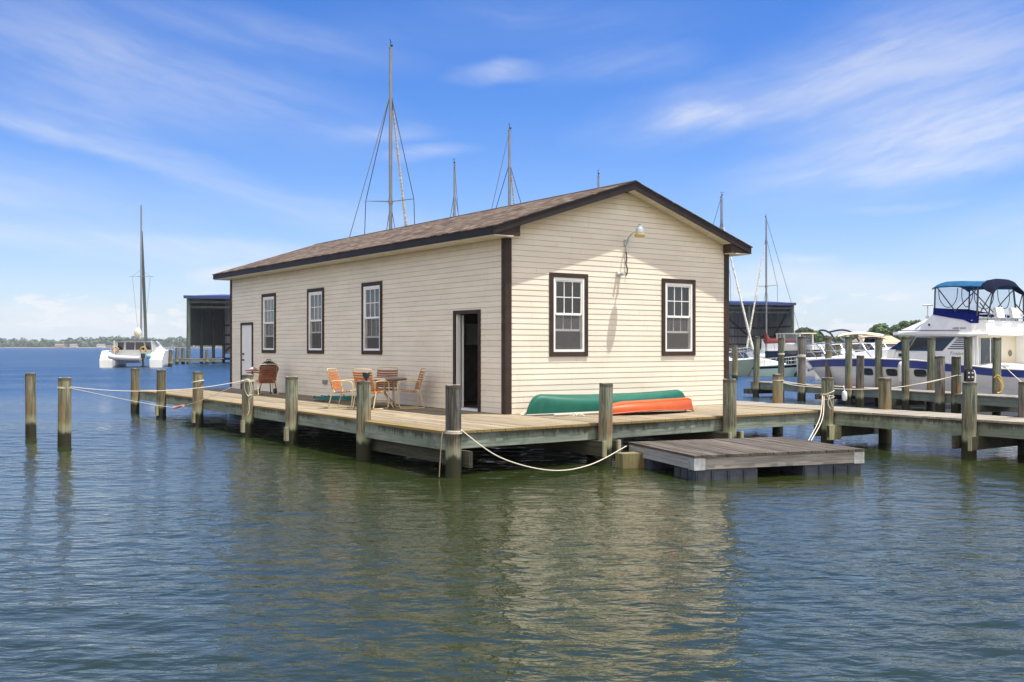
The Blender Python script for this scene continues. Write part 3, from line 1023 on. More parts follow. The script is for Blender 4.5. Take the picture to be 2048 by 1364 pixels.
boathouse()
m = MB(); m.box(1.15, 2.35, 3.25, 3.55, 1.40, 1.86); m.box(1.13, 2.37, 3.23, 3.57, 1.861, 1.89); m.box(1.73, 1.77, 3.235, 3.249, 1.42, 1.84)
one(m, 'wall_cabinet', pbr('grey_cabinet', (.30, .31, .30), .6, var=.1), 'dim grey cabinet on the inner wall seen through the open doorway', 'cabinet', H(3.05, 2.92, DZ), TH)


# ------------------------------------------------------------------ dock platform and walkway
def planks(mb, a0, a1, b0, b1, z0, z1, w=.14, gap=.007, seg=4.9, rnd=None, jag=.012, along='y'):
    """boards of width w laid side by side over [a0,a1], running over [b0,b1]"""
    rr = rnd or random
    a = a0
    k = 0
    while a < a1 - .02:
        ww = min(w, a1 - a)
        b = b0 - rr.random() * jag
        first = seg * (.35 + .65 * ((k * .382) % 1))
        end = b1 + rr.random() * jag
        while b < end - .02:
            e = min(b + first, end)
            if end - e < .5: e = end
            dz = rr.uniform(-.0025, .0025)
            t = rr.random()
            if along == 'y':
                mb.box(a, a + ww - gap, b, e - .004, z0, z1 + dz, t)
            else:
                mb.box(b, e - .004, a, a + ww - gap, z0, z1 + dz, t)
            b = e
            first = seg
        a += w
        k += 1


def dock():
    d = thing('dock_platform', 'sunlit timber dock platform under the boathouse with greenish edge boards', 'dock', H(0, 0, 0), TH)
    E = .10
    rr = random.Random(3)
    m = MB()
    planks(m, E, 3.03, E + .0, 18.75, DZ - .04, DZ, rnd=rr)
    planks(m, 3.03, 9.36, E, 2.93, DZ - .04, DZ, rnd=rr)
    planks(m, -.06, E, .14, 2.98, DZ - .04, DZ, rnd=rr, w=.155)
    m.build('deck_boards', DECKY, d)
    f = MB()                                                       # edge boards along v
    for a, b in ((3.12, 6.3), (6.3, 9.05), (9.05, 12.4), (12.4, 15.6), (15.6, 18.72)):
        f.box(E + .012, E + .062, a + .004, b - .004, DZ - .285, DZ - .042, rr.random())
    f.box(-.05, 0, .15, 3.11, DZ - .30, DZ - .042, rr.random())
    split_build(f, 'edge_board', FASCIA, d)
    f = MB()                                                       # front edge boards along u
    for a, b in ((0.0, 3.05), (3.05, 5.4), (5.4, 9.3)):
        f.box(a + .004, b - .004, E + .025, E + .075, DZ - .285, DZ - .042, rr.random())
    f.box(.12, 2.9, 18.66, 18.71, DZ - .285, DZ - .042)
    split_build(f, 'front_edge_board', FASCIAX, d)
    c = MB()                                                       # split caps under the joists
    for u in (3.1, 6.25):
        for s in (-1, 1):
            c.box(u + s * .165 - .03, u + s * .165 + .03, -.22, 18.5, DZ - .55, DZ - .29, rr.random())
    c.box(.16, .22, -.22, 3.3, DZ - .56, DZ - .30)
    for v in (.6, 1.2, 1.8, 2.4, 3.1, 6.2, 9.2, 12.3, 15.5):
        c.box(.2, 9.2, v, v + .05, DZ - .28, DZ - .042)
    split_build(c, 'cap_beam', DARKBEAM, d)
    hz = MB()
    hz.box(.3, 9.3, 3.0, 18.6, DZ - .10, DZ - .06)
    hz.build('under_floor', DARKBEAM, d)
    bl = MB()
    for v in (6.47, 9.02, 12.6, 15.9):
        bl.box(-.17, -.11, v - .13, v + .0, DZ - .62, DZ - .34, rr.random())
    for u in (3.1, 6.25):
        for s in (-1, 1):
            bl.box(u + s * .165 - .034, u + s * .165 + .034, -.26, -.222, DZ - .56, DZ - .28, rr.random())
    split_build(bl, 'cap_end', PALEBLOCK, d)


def walkway():
    d = thing('walkway', 'narrow grey timber walkway running from the dock past the right frame edge', 'walkway', H(9.33, 0, 0), TH)
    rr = random.Random(5)
    m = MB()
    planks(m, -24, 26, .06, 1.36, DZ - .036, DZ + .004, w=.14, rnd=rr, along='x', seg=3)
    m.build('deck_boards', DECKX, d)
    f = MB()
    for a in range(-8, 9):
        p, q = a * 3.15 - .1, (a + 1) * 3.15 - .1
        if q > .2 or True:
            f.box(.10, .15, p + .004, q - .004, DZ - .30, DZ - .038, rr.random())
            f.box(1.28, 1.33, p + .004, q - .004, DZ - .30, DZ - .038, rr.random())
    split_build(f, 'edge_board', FASCIA, d)
    c = MB()
    for a in range(-5, 9):
        v = -3.17 * a - .0
        if v > 19: continue
        for s in (-1, 1):
            c.box(-.24 if a > 0 else -.2, 1.6, v + s * .165 - .03, v + s * .165 + .03, DZ - .55, DZ - .305, rr.random())
    split_build(c, 'cap_beam', DARKBEAM, d)
    bl = MB()
    bl.box(-.2, .2, -.21, -.135, DZ - .60, DZ - .29)
    bl.box(-.26, -.242, -3.17 - .20, -3.17 - .13, DZ - .56, DZ - .30)
    split_build(bl, 'cap_end', PALEBLOCK, d)


dock()
walkway()

# ------------------------------------------------------------------ pilings
PILE_MESH = {}


def piling_mesh(r, top, mat, seed):
    key = (round(r, 3), round(top, 2), mat.name, seed % 5)
    if key in PILE_MESH:
        return PILE_MESH[key]
    rr = random.Random(seed * 7 + 1)
    mb = MB()
    n, secs = 20, []
    ph = [rr.random() * 6 for _ in range(4)]
    zs = [-1.2, -.3, 0, .2, .4, .6, .8, 1.0, 1.2]
    zs = [z for z in zs if z < top - .1] + [top - .06, top - .012, top]
    for z in zs:
        k = 1 + .035 * (1 - max(z, 0) / top)
        if z == top: k *= .93
        sec = []
        for j in range(n):
            t = 2 * math.pi * j / n
            rad = r * k * (1 + .022 * math.sin(2 * t + ph[0] + z * .8) + .016 * math.sin(3 * t + ph[1] - z) + .012 * math.sin(7 * t + ph[2] + z * 2))
            zz = z + (.006 * math.sin(3 * t + ph[3]) if z > top - .02 else 0)
            sec.append((rad * math.cos(t), rad * math.sin(t), zz))
        secs.append(sec)
    mb.loft(secs)
    o = mb.build('piling', mat)
    me = o.data
    bpy.data.objects.remove(o)
    PILE_MESH[key] = me
    return me


_seed = [0]


def piling(p, top, label, group, r=.128, mat=None, tilt=(0, 0)):
    _seed[0] += 1
    ob = bpy.data.objects.new('piling', piling_mesh(r, top, mat or PILE, _seed[0]))
    COL.objects.link(ob)
    ob.location = (p[0], p[1], 0)
    ob.rotation_euler = (tilt[0] + random.gauss(0, R(.55)), tilt[1] + random.gauss(0, R(.55)), random.uniform(0, 6))
    return tag(ob, label, 'piling', group)


GD = 'pilings along the dock edge'
p7 = piling(H(0, 0), 1.47, 'grey corner piling of the dock with white rope wrapped round it', GD, .122, PILE_GREY)
p6 = piling(H(-.02, 3.09), 1.446, 'dock piling with a small dark cone lamp on its top', GD, .13)
p5 = piling(H(0, 6.47), 1.446, 'dock piling between the cone-lamp piling and the piling with the hanging rope coil', GD, .128)
p4 = piling(H(0, 9.02), 1.43, 'dock piling with a coil of white rope hanging down it', GD, .13)
p3 = piling(H(0, 12.6), 1.42, 'dock piling with one ring of rope round its neck', GD, .132, PILE_TAN)
p2 = piling(H(0, 15.9), 1.41, 'dock piling second from the far left end, no rope ring', GD, .128, PILE_TAN)
p1 = piling(H(0, 18.66), 1.40, 'leftmost piling at the far end of the dock', GD, .128, PILE_TAN)
p8 = piling(H(3.12, -.03), 1.435, 'dock piling in front of the green canoe', GD, .122)
p9 = piling(H(6.3, -.03), 1.447, 'dock piling below the right corner of the boathouse', GD, .13)
p10 = piling(H(9.33, 0), 1.42, 'piling where dock meets walkway, tied with messy white rope', GD, .125)
p11 = piling(H(9.33, -3.17), 1.417, 'walkway piling in front of the meter-box piling, near right edge', GD, .13, PILE)
p12 = piling(H(9.33, -6.4), 1.42, 'walkway piling outside the right frame edge', GD, .13)
GW = 'pilings on the far side of the walkway'
piling(H(10.72, 2.5), 1.418, 'short tan piling behind the dock, rope tied at its top', GW, .125, PILE_TAN)
piling(H(10.72, -.44), 1.40, 'short tan piling behind the walkway, between the two mid-water pilings', GW, .135, PILE_TAN)
piling(H(10.72, -3.5), 1.41, 'short piling cut by the right frame edge behind the walkway', GW, .13, PILE_GREY)
for v in (6, 9.5):
    piling(H(10.72, v), 1.41, 'piling behind the boathouse on the walkway', GW, .13)
# loose posts standing in open water
GS = 'mooring pilings standing alone in the water'
s1 = at(62, 875, 23.0); s2 = at(128.5, 893, 20.95)
piling(s1, 1.475, 'leftmost lone mooring piling, thinner and farther off', GS, .115, PILE_TAN)
piling(s2, 1.435, 'lone mooring piling with two white ropes leading to the dock', GS, .130, PILE_TAN)
pF = at(1719, 814, 34.6); pK = at(1880, 826, 31.6); pL = at(1911.7, 827, 31.3)
piling(pF, 1.77, 'slim mid-water piling left of the cruiser windows, behind the rope line', GS, .128, PILE_GREY)
piling(pK, 1.78, 'brown-grey mid-water piling, left one of the close pair', GS, .145, PILE_GREY)
piling(pL, 1.77, 'greenish mid-water piling, right one of the close pair', GS, .140, PILE)

# solar lamp on a piling
m = MB()
m.lathe([(.012, 0), (.02, .01), (.022, .03), (.05, .05), (.066, .10), (.075, .15), (.07, .155), (.001, .157)], (0, 0, 0), 16)
one(m, 'solar_lamp', pbr('dark_slate_plastic', (.03, .045, .05), .25), 'small dark cone-shaped lamp standing on top of a dock piling', 'lamp', (p6.location.x + .05, p6.location.y, 1.449))

# ------------------------------------------------------------------ ropes
def rope(name, paths, label, mat=ROPE, r=.0085, group=None, cat='rope'):
    mb = MB()
    for p in paths:
        mb.tube(p, r, 6)
    return one(mb, name, mat, label, cat, group=group)


def ring(c, r, z, n=22, turns=1, pitch=.0, start=0., tilt=0.):
    return [(c[0] + r * math.cos(start + 2 * math.pi * turns * i / n), c[1] + r * math.sin(start + 2 * math.pi * turns * i / n), z + pitch * i / n + tilt * math.cos(2 * math.pi * turns * i / n)) for i in range(n + 1)]


s2c = Vector((s2.x, s2.y, 0)); q4 = p4.location
a_ = Vector((s2.x + .13, s2.y, 1.24)); b_ = Vector((q4.x - .02, q4.y - .14, 1.30))
rope('mooring_rope', [sag(a_, b_, .16), ring(s2c, .137, 1.235, 24), ring(s2c, .137, 1.215, 24)], 'upper white rope stretched from lone piling to the dock')
low = [a_ - Vector((0, 0, .03)), at(270, 803, 24.8), at(346, 815, 26.4), at(364, 812, 26.5), at(400, 801.5, 24.4), at(440, 785, 23.8), b_ - Vector((0, .01, .02))]
lp = smooth_path(low, 6)
rope('mooring_rope', [lp], 'lower sagging white rope with a faded red splice')
rope('rope_splice', [[at(347, 815.2, 26.35), at(352, 815, 26.3), at(360, 812.6, 25.9), at(366, 811, 25.5)]], 'faded red and white wrapping on the sagging rope', pbr('faded_red_tape', (.55, .25, .18), .8, var=.5, vscale=30), .035, cat='rope')
# coil on p4
cx, cy = q4.x + .05, q4.y - .155
coil = smooth_path([(cx - .08, cy, 1.31), (cx - .02, cy - .02, 1.33), (cx + .05, cy - .02, 1.30), (cx + .09, cy, 1.15), (cx + .06, cy - .01, .98), (cx + .01, cy - .02, .94), (cx - .06, cy, 1.05), (cx - .085, cy, 1.2), (cx - .04, cy - .02, 1.31), (cx + .03, cy - .03, 1.28), (cx + .06, cy - .02, 1.1), (cx + .03, cy - .02, .95), (cx + .09, cy - .01, .98), (cx + .07, cy, .9), (cx + .02, cy - .01, .85), (cx + .03, cy, .62), (cx - .01, cy - .01, .5)], 6)
rope('rope_coil', [coil, ring(q4, .142, 1.30), ring(q4, .142, 1.275)], 'white rope coil hanging on a dock piling', r=.0095)
rope('rope_ring', [ring(p3.location, .146, 1.17, 24, tilt=.03)], 'single loop of white rope round a dock piling neck', r=.013)
# corner piling wrap and long rope to the float
q7 = p7.location
fl_c = at(1253, 892, 17.85)
wrap = ring(q7, .134, .755, 80, 3, -.055)
rope('mooring_rope', [wrap, smooth_path([(q7.x + .12, q7.y - .06, .765), at(1000, 914.5, 15.9), at(1100, 940.5, 16.2), at(1180, 929.5, 16.9), fl_c], 8)],
     'white rope from the dock corner piling dipping down to the float')
rope('rope_tail', [smooth_path([(q7.x - .12, q7.y - .06, .75), (q7.x - .17, q7.y - .09, .70), (q7.x - .19, q7.y - .1, .5), (q7.x - .22, q7.y - .1, .02)], 6)], 'thin brownish rope end hanging beside the dock corner piling', pbr('soiled_rope', (.26, .22, .15), .9, var=.2, vscale=40), .008)
q10 = p10.location
ff = at(1617, 881, 17.9)
rope('mooring_rope', [smooth_path([(q10.x - .12, q10.y - .06, 1.05), at(1640, 835, 20.2), ff]), smooth_path([(q10.x - .10, q10.y - .09, 1.03), at(1645, 837, 20.2), ff + Vector((.05, 0, 0))]),
                      ring(q10, .138, 1.10, 24, tilt=.05), ring(q10, .139, 1.05, 24, tilt=-.03), ring(q10, .138, .98, 24, tilt=.04),
                      smooth_path([(q10.x - .05, q10.y - .14, 1.04), (q10.x + .02, q10.y - .16, .93), (q10.x + .06, q10.y - .14, .80)]), smooth_path([(q10.x + .0, q10.y - .15, 1.04), (q10.x - .04, q10.y - .16, .88), (q10.x + .03, q10.y - .15, .76)])],
     'tangled white rope on the walkway piling leading to the float', r=.008)
qO = H(10.72, 2.5)
rope('mooring_rope', [smooth_path([(qO.x - .02, qO.y - .13, 1.27), at(1655, 776, 27.0), at(1712, 778.5, 28), at(1800, 774, 29.5), (pL.x - .1, pL.y - .12, 1.16)], 8),
                      smooth_path([(qO.x + .02, qO.y - .13, 1.26), at(1600, 772, 26.0), at(1740, 779, 28.5), at(1850, 766, 30.5), (pL.x, pL.y - .15, 1.20)], 8), ring(qO, .135, 1.27), ring((pL.x, pL.y), .152, 1.18)],
     'slack double rope strung between short tan piling and close pair', r=.009)
rr_ = random.Random(2)
m = MB()
for k in range(16):
    t = rr_.random() * 6.28; r0 = rr_.uniform(.05, .16)
    m.tube(smooth_path([(0, 0, .01), (r0 * .5 * math.cos(t), r0 * .5 * math.sin(t), rr_.uniform(.02, .07)), (r0 * math.cos(t + .4), r0 * math.sin(t + .4), .012)]), .007, 5)
one(m, 'rope_scrap', ROPE, 'frayed white rope scrap on the deck below the canoe middle', 'rope', H(3.9, 1.72, DZ))
m2 = m
m = MB()
for k in range(22):
    t = rr_.random() * 6.28; r0 = rr_.uniform(.05, .2)
    m.tube(smooth_path([(0, 0, .01), (r0 * .5 * math.cos(t), r0 * .5 * math.sin(t), rr_.uniform(.02, .08)), (r0 * math.cos(t + .6), r0 * math.sin(t + .6), .012)]), .006, 5)
one(m, 'rope_scrap', ROPE, 'frayed white rope scrap on the deck by the house corner', 'rope', H(3.26, 2.45, DZ))


# ------------------------------------------------------------------ floating platform
def float_dock():
    ang = math.atan2(1.006, 2.975)
    f = thing('float_platform', 'weathered square wooden float on black plastic tubs beside the dock', 'float', (2.823, 15.598, 0), ang)
    W, D, T = 3.14, 2.33, .394
    rr = random.Random(8)
    TOP = wood('silvered_float_boards', (.125, .106, .088), (.030, .025, .020), 'y', .38, weather=.35)
    SIDE = wood('silver_grey_side_board', (.36, .335, .31), (.16, .145, .13), 'x', .1, weather=.3)
    m = MB(); planks(m, -.015, W + .015, -.02, D + .02, T - .038, T, .142, .011, 5, rr, .018)
    m.build('deck_boards', TOP, f)
    s = MB(); s.box(0, W, 0, .045, T - .225, T - .04, .6)
    s.build('side_board', SIDE, f)
    s = MB(); s.box(0, .045, .047, D - .047, T - .225, T - .04, .4); s.build('side_board', wood('silver_grey_end_board', (.36, .37, .37), (.2, .2, .2), 'y', .1, weather=.3), f)
    s = MB(); s.box(W - .045, W, .047, D - .047, T - .225, T - .04, .4); s.build('side_board', MATS['silver_grey_end_board'], f)
    s = MB(); s.box(0, W, D - .045, D, T - .225, T - .04, .4); s.build('side_board', SIDE, f)
    j = MB()
    for x in (.8, 1.57, 2.35):
        j.box(x - .02, x + .02, .05, D - .05, T - .22, T - .045)
    split_build(j, 'joist', DARKBEAM, f)
    for x, sx in ((0, 1), (W, -1)):
        for y, sy in ((0, 1), (D, -1)):
            b = MB()
            b.box(min(x - sx * .006, x + sx * .19), max(x - sx * .006, x + sx * .19), min(y - sy * .006, y - sy * .001), max(y - sy * .006, y - sy * .001), T - .235, T - .05)
            b.box(min(x - sx * .006, x - sx * .001), max(x - sx * .006, x - sx * .001), min(y, y + sy * .19), max(y, y + sy * .19), T - .235, T - .05)
            for kx, kz in ((.05, .07), (.13, .06)):
                b.cyl((x + sx * kx, y - sy * .012, T - .05 - kz), (x + sx * kx, y - sy * .005, T - .05 - kz), .011, n=8)
            b.build('corner_bracket', GALV, f)
    # ribbed tubs: panels between recessed ribs
    def tub(x0, x1, y0, y1):
        b = MB()
        zt, zb = T - .228, -.22
        b.box(x0 + .02, x1 - .02, y0 + .02, y1 - .02, zb, zt)
        n = 4
        wx = (x1 - x0) / n
        for i in range(n):
            a, c = x0 + i * wx + .022, x0 + (i + 1) * wx - .022
            for yy, s in ((y0, 1), (y1, -1)):
                b.prism([(a, zb), (c, zb), (c - .0, zt - .03), (a, zt - .03)], 'y', min(yy, yy + s * .022), max(yy, yy + s * .022))
                b.prism([(a + .015, zb), (c - .015, zb), (c - .03, zt - .045), (a + .03, zt - .045)], 'y', min(yy - s * .008, yy - s * .0005), max(yy - s * .008, yy - s * .0005))
        m_ = 3
        wy = (y1 - y0) / m_
        for i in range(m_):
            a, c = y0 + i * wy + .022, y0 + (i + 1) * wy - .022
            for xx, s in ((x0, 1), (x1, -1)):
                b.prism([(a, zb), (c, zb), (c, zt - .03), (a, zt - .03)], 'x', min(xx, xx + s * .022), max(xx, xx + s * .022))
        b.build('float_tub', BLACKPL, f)
    for x0, x1 in ((.02, 1.16), (2.0, 3.12)):
        for y0, y1 in ((.03, .72), (1.58, 2.28)):
            tub(x0, x1, y0, y1)


float_dock()
m = MB(); m.box(-.27, .27, -.13, .13, -.5, .25, .6)
one(m, 'mooring_block', wood('weedy_block', (.22, .20, .10), (.10, .085, .04), 'z', .1, stain=((.2, .08, .03), .5)), 'algae-stained timber block in the water left of the float', 'timber', (H(3.25, -.62).x, H(3.25, -.62).y, 0), TH - .2)


# ------------------------------------------------------------------ canoe, kayak, oar
def canoe():
    L, W = 4.45, .86
    m = MB()
    secs = []
    N = 44
    for i in range(N + 1):
        s = .5 - .5 * math.cos(math.pi * i / N)
        e = min(s, 1 - s)
        endk = 1 - (max(0, 1 - e / .085)) ** 2.4
        hk = (.36 + .06 * (2 * abs(s - .5)) ** 2) * max(.03, endk) + .004
        wd = W / 2 * (1 - (2 * abs(s - .5)) ** 2.6) + .012
        zg = .015 + .035 * (1 - (2 * abs(s - .5)) ** 2)
        zg = min(zg, hk * .6)
        sec = []
        for j in range(15):
            t = math.pi * j / 14
            c, sn = math.cos(t), math.sin(t)
            y = wd * math.copysign(abs(c) ** .62, c)
            z = zg + (hk - zg) * abs(sn) ** .60
            sec.append((s * L, y, z))
        secs.append(sec)
    m.loft(secs, ring=False, cap=False)
    GREEN = pbr('teal_green_plastic', (.006, .088, .062), .5, var=.12, vscale=3, spec=.25, dirt=((.035, .15, .115), .35, 5))
    o = one(m, 'canoe', GREEN, 'upturned green canoe lying against the gable wall', 'canoe', H(3.16, 2.40, DZ), TH)
    g = MB()
    for k in (0, 14):
        g.tube([secs[i][k] for i in range(1, N)], .014, 6)
    g.build('gunwale', pbr('pale_gunwale', (.32, .33, .30), .5), o)
    kb = MB(); kb.tube([Vector(secs[i][7]) + Vector((0, 0, .002)) for i in range(4, N - 3)], .008, 5)
    kb.build('keel_strip', pbr('dark_green_strip', (.012, .09, .07), .5), o)


def kayak():
    L, W = 2.42, .70
    m = MB()
    N = 36
    secs = []
    for i in range(N + 1):
        s = .5 - .5 * math.cos(math.pi * i / N)
        lft = 1 - max(0, 1 - s / .36) ** 2.2
        rgt = 1 - max(0, 1 - (1 - s) / .035) ** 2.0
        hk = .02 + (.245 + .035 * max(0, (s - .45)) / .55) * (.45 + .55 * lft) * max(.12, rgt)
        wd = W / 2 * min((1 - max(0, 1 - s / .5) ** 2.2), (1 - .72 * max(0, 1 - (1 - s) / .42) ** 1.8)) + .012
        zg = .015 + .075 * (1 - (2 * abs(s - .5)) ** 2)
        if s > .8: zg += .03 * math.sin((s - .8) / .2 * math.pi)
        zg = min(zg, hk * .55)
        sec = []
        for j in range(13):
            t = math.pi * j / 12
            c, sn = math.cos(t), math.sin(t)
            sec.append((s * L, wd * math.copysign(abs(c) ** .75, c), zg + (hk - zg) * abs(sn) ** .8))
        secs.append(sec)
    m.loft(secs, ring=False, cap=False)
    OR = pbr('orange_plastic', (.40, .075, .02), .45, var=.08, vscale=3, spec=.2, dirt=((.36, .11, .045), .4, 5))
    o = one(m, 'kayak', OR, 'short upturned orange kayak lying in front of the green canoe', 'kayak', H(4.34, 1.54, DZ), TH - .02)
    r = MB()
    r.tube([secs[i][0] for i in range(2, N)], .015, 6)
    r.tube([secs[i][12] for i in range(2, N)], .015, 6)
    for k in (4, 8):
        rg = MB(); rg.tube([Vector(secs[i][k]) for i in range(5, N - 2)], .012, 6); rg.build('hull_ridge', OR, o)
    for q in (26, 29):
        sc = MB(); a_ = Vector(secs[q][1]).lerp(Vector(secs[q][2]), .5); b_ = Vector(secs[q + 2][1]).lerp(Vector(secs[q + 2][2]), .5)
        sc.tube([a_ + Vector((0, -.004, 0)), b_ + Vector((0, -.004, 0))], .012, 6); sc.build('carry_toggle', BLACK, o)
    r.build('rim', pbr('dark_orange_rim', (.40, .07, .02), .5), o)


canoe()
kayak()
m = MB()
m.cyl((0, 0, .03), (1.9, .0, .03), .022, .020, 8)
one(m, 'pole', wood('pale_pole_wood', (.5, .46, .40), (.34, .3, .25), 'x', .1), 'pale wooden pole lying on the deck along the green canoe', 'pole', H(3.45, 1.87, DZ), TH + .02)


# ------------------------------------------------------------------ patio furniture
STRAP_O = pbr('orange_vinyl_strap', (.40, .135, .038), .5, var=.15, vscale=8, spec=.3)
STRAP_SHADED = pbr('shaded_orange_strap', (.22, .075, .035), .5, var=.2, vscale=8, spec=.3)  # orange straps darkened in colour for the chairs standing in shade
FRAME = pbr('cream_tube_frame', (.55, .45, .25), .4, var=.1, vscale=6)


def chair(loc, rz, label, strap):
    c = thing('patio_chair', label, 'chair', loc, rz, 'strap chairs on the dock')
    W = .27
    fm = MB()
    for s in (-1, 1):
        y = s * W
        fm.tube(smooth_path([(-.20, y, .60), (-.05, y, .61), (.20, y, .60), (.27, y, .56), (.285, y, .45), (.26, y, .1), (.235, y, .03), (.18, y, .014), (-.22, y, .014), (-.29, y, .03), (-.27, y, .1), (-.19, y, .38)], 4), .0125, 7)
    split_build(fm, 'leg_frame', FRAME, c)
    sf = MB()
    w = .235
    side = [(.25, .40), (.0, .37), (-.14, .36), (-.19, .42), (-.25, .60), (-.32, .82)]
    pl = [(x, -w, z) for x, z in side] + [(-.335, -w + .05, .865), (-.335, w - .05, .865)] + [(x, w, z) for x, z in side[::-1]]
    sf.tube(smooth_path(pl, 4), .0125, 7)
    sf.cyl((.25, -w, .40), (.25, w, .40), .0125)
    for s in (-1, 1):
        sf.cyl((-.20, s * w, .45), (-.20, s * W, .6), .011, n=6)
        sf.cyl((.20, s * w, .395), (.265, s * W, .38), .011, n=6)
    sf.build('seat_frame', FRAME, c)
    def straps(pts, n, tw):
        mb = MB()
        for k in range(n):
            t = (k + .5) / n
            i = t * (len(pts) - 1); a = int(i); q = i - a
            p = Vector(pts[a]).lerp(Vector(pts[min(a + 1, len(pts) - 1)]), q)
            d = (Vector(pts[min(a + 1, len(pts) - 1)]) - Vector(pts[a])).normalized()
            nrm = Vector((-d.z, 0, d.x)) if d.x < 0 else Vector((d.z, 0, -d.x))
            sec = []
            for j in range(9):
                yy = -w - .013 + (2 * w + .026) * j / 8
                sg = .018 * (1 - (2 * j / 8 - 1) ** 2)
                base = Vector((p.x, yy, p.z)) - Vector((0, 0, 1)) * sg * .5
                off = Vector((-d.z, 0, d.x)) * .014
                sec.append([base - d * tw / 2 + off * (1 if True else 0), base + d * tw / 2 + off, base + d * tw / 2 - off * .9, base - d * tw / 2 - off * .9])
            mb.loft(sec, True, True, False)
        return mb
    straps([(.23, 0, .40), (.0, 0, .37), (-.14, 0, .36)], 7, .036).build('seat', strap, c)
    straps([(-.19, 0, .42), (-.25, 0, .60), (-.32, 0, .82)], 8, .036).build('backrest', strap, c)
    return c


def deckpt(X, Y): return Vector((X, Y, DZ + .003))


chair(deckpt(-3.66, 22.15), R(-14), 'orange strap chair on the left of the round table, facing right', STRAP_O)
chair(deckpt(-3.06, 21.88), R(62), 'orange strap chair in front of the table, its back to the viewer', STRAP_O)
chair(deckpt(-2.93, 23.12), R(-97), 'shade-toned orange strap chair behind the round table by the wall', STRAP_SHADED)
chair(deckpt(-2.28, 22.24), R(196), 'strap chair on the right of the table nearest the open door', STRAP_O)
chair(deckpt(-6.85, 28.0), R(118), 'shade-toned orange strap chair standing alone beside the black grill', STRAP_SHADED)


def table():
    t = thing('patio_table', 'round grey-topped patio table among the strap chairs', 'table', deckpt(-2.93, 22.5), .3)
    m = MB(); m.lathe([(.02, .615), (.54, .615), (.575, .625), (.585, .64), (.575, .652), (.54, .656), (.001, .658)], n=36)
    m.build('table_top', pbr('grey_brown_table_top', (.22, .18, .17), .5, var=.2), t)
    for k in range(4):
        a = k * math.pi / 2 + .5
        l = MB()
        l.tube(smooth_path([(r * math.cos(a), r * math.sin(a), z) for r, z in ((.14, .61), (.12, .45), (.13, .32), (.24, .2), (.38, .08), (.44, .014))], 5), .014, 7)
        l.build('leg', FRAME, t)
    r = MB(); r.tube(ring((0, 0), .135, .36, 20)[:-1], .012, 6, True); r.tube(ring((0, 0), .3, .13, 24)[:-1], .011, 6, True)
    split_build(r, 'leg_ring', FRAME, t)


table()


def grill():
    p = H(2.45, 13.9, DZ + .003)
    g = thing('kettle_grill', 'black kettle grill beside the white door', 'grill', p, TH)
    b = MB(); b.lathe([(.05, .50), (.17, .53), (.25, .62), (.275, .70), (.27, .705), (.001, .705)], n=24)
    b.build('bowl', BLACK, g)
    l = MB(); l.lathe([(.28, .708), (.275, .76), (.22, .86), (.12, .92), (.03, .94), (.02, .96), (.001, .962)], n=24)
    lid = l.build('lid', BLACK, g)
    h = MB(); h.tube(smooth_path([(-.06, 0, .94), (-.05, 0, .985), (.05, 0, .985), (.06, 0, .94)]), .011, 6); h.build('handle', BLACK, lid)
    for a in (.3, 2.4, 4.5):
        lg = MB(); lg.cyl((.16 * math.cos(a), .16 * math.sin(a), .54), (.30 * math.cos(a), .30 * math.sin(a), .02), .014, n=8)
        lg.build('leg', BLACK, g)
    for s in (-1, 1):
        w = MB(); w.M = Matrix.Translation((s * .25, .18, .075)) @ Matrix.Rotation(R(90), 4, 'Y'); w.lathe([(.01, -.02), (.075, -.02), (.075, .02), (.01, .02)], n=16); w.build('wheel', BLACK, g)
    sh = MB(); sh.box(-.62, -.30, -.2, .2, .66, .69); sh.box(-.60, -.32, -.16, .16, .60, .63)
    sh.build('side_shelf', pbr('red_brown_shelf', (.24, .08, .045), .6, var=.2), g)
    t = MB(); t.lathe([(.02, .0), (.09, .01), (.10, .05), (.06, .07), (.02, .09), (.001, .10)], (-.46, .02, .692), 12)
    t.cyl((-.62, -.08, .72), (-.36, -.05, .715), .016)
    t.build('grill_tool', pbr('grey_metal', (.45, .46, .45), .5, .3), g)


grill()
# garden hose
m = MB()
rr_ = random.Random(21)
pts = []
for k in range(190):
    t = k * .33
    a = .55 + .25 * math.sin(k * .05) + rr_.uniform(-.04, .04)
    pts.append((a * .55 * math.cos(t) + .1 * math.sin(k * .03), a * 1.15 * math.sin(t) + .25 * math.sin(k * .021), .02 + .016 * (k % 19) / 4 + .022 * abs(math.sin(k * .7)) + (.05 if k % 47 < 8 else 0)))
m.tube(smooth_path(pts, 2), .0125, 6)
one(m, 'garden_hose', pbr('dark_green_hose', (.012, .12, .10), .4, var=.3, vscale=10), 'dark green garden hose coiled on the deck against the side wall', 'hose', H(2.45, 9.3, DZ), TH)

# ------------------------------------------------------------------ far finger pier with its pilings
PA = Vector((10.03, 42.03)); PE = (Vector((14.54, 28.84)) - PA).normalized(); PW = Vector((-PE.y, PE.x))
PZ = .62
if PW.x < 0: PW = -PW
pier_rz = math.atan2(PE.y, PE.x)


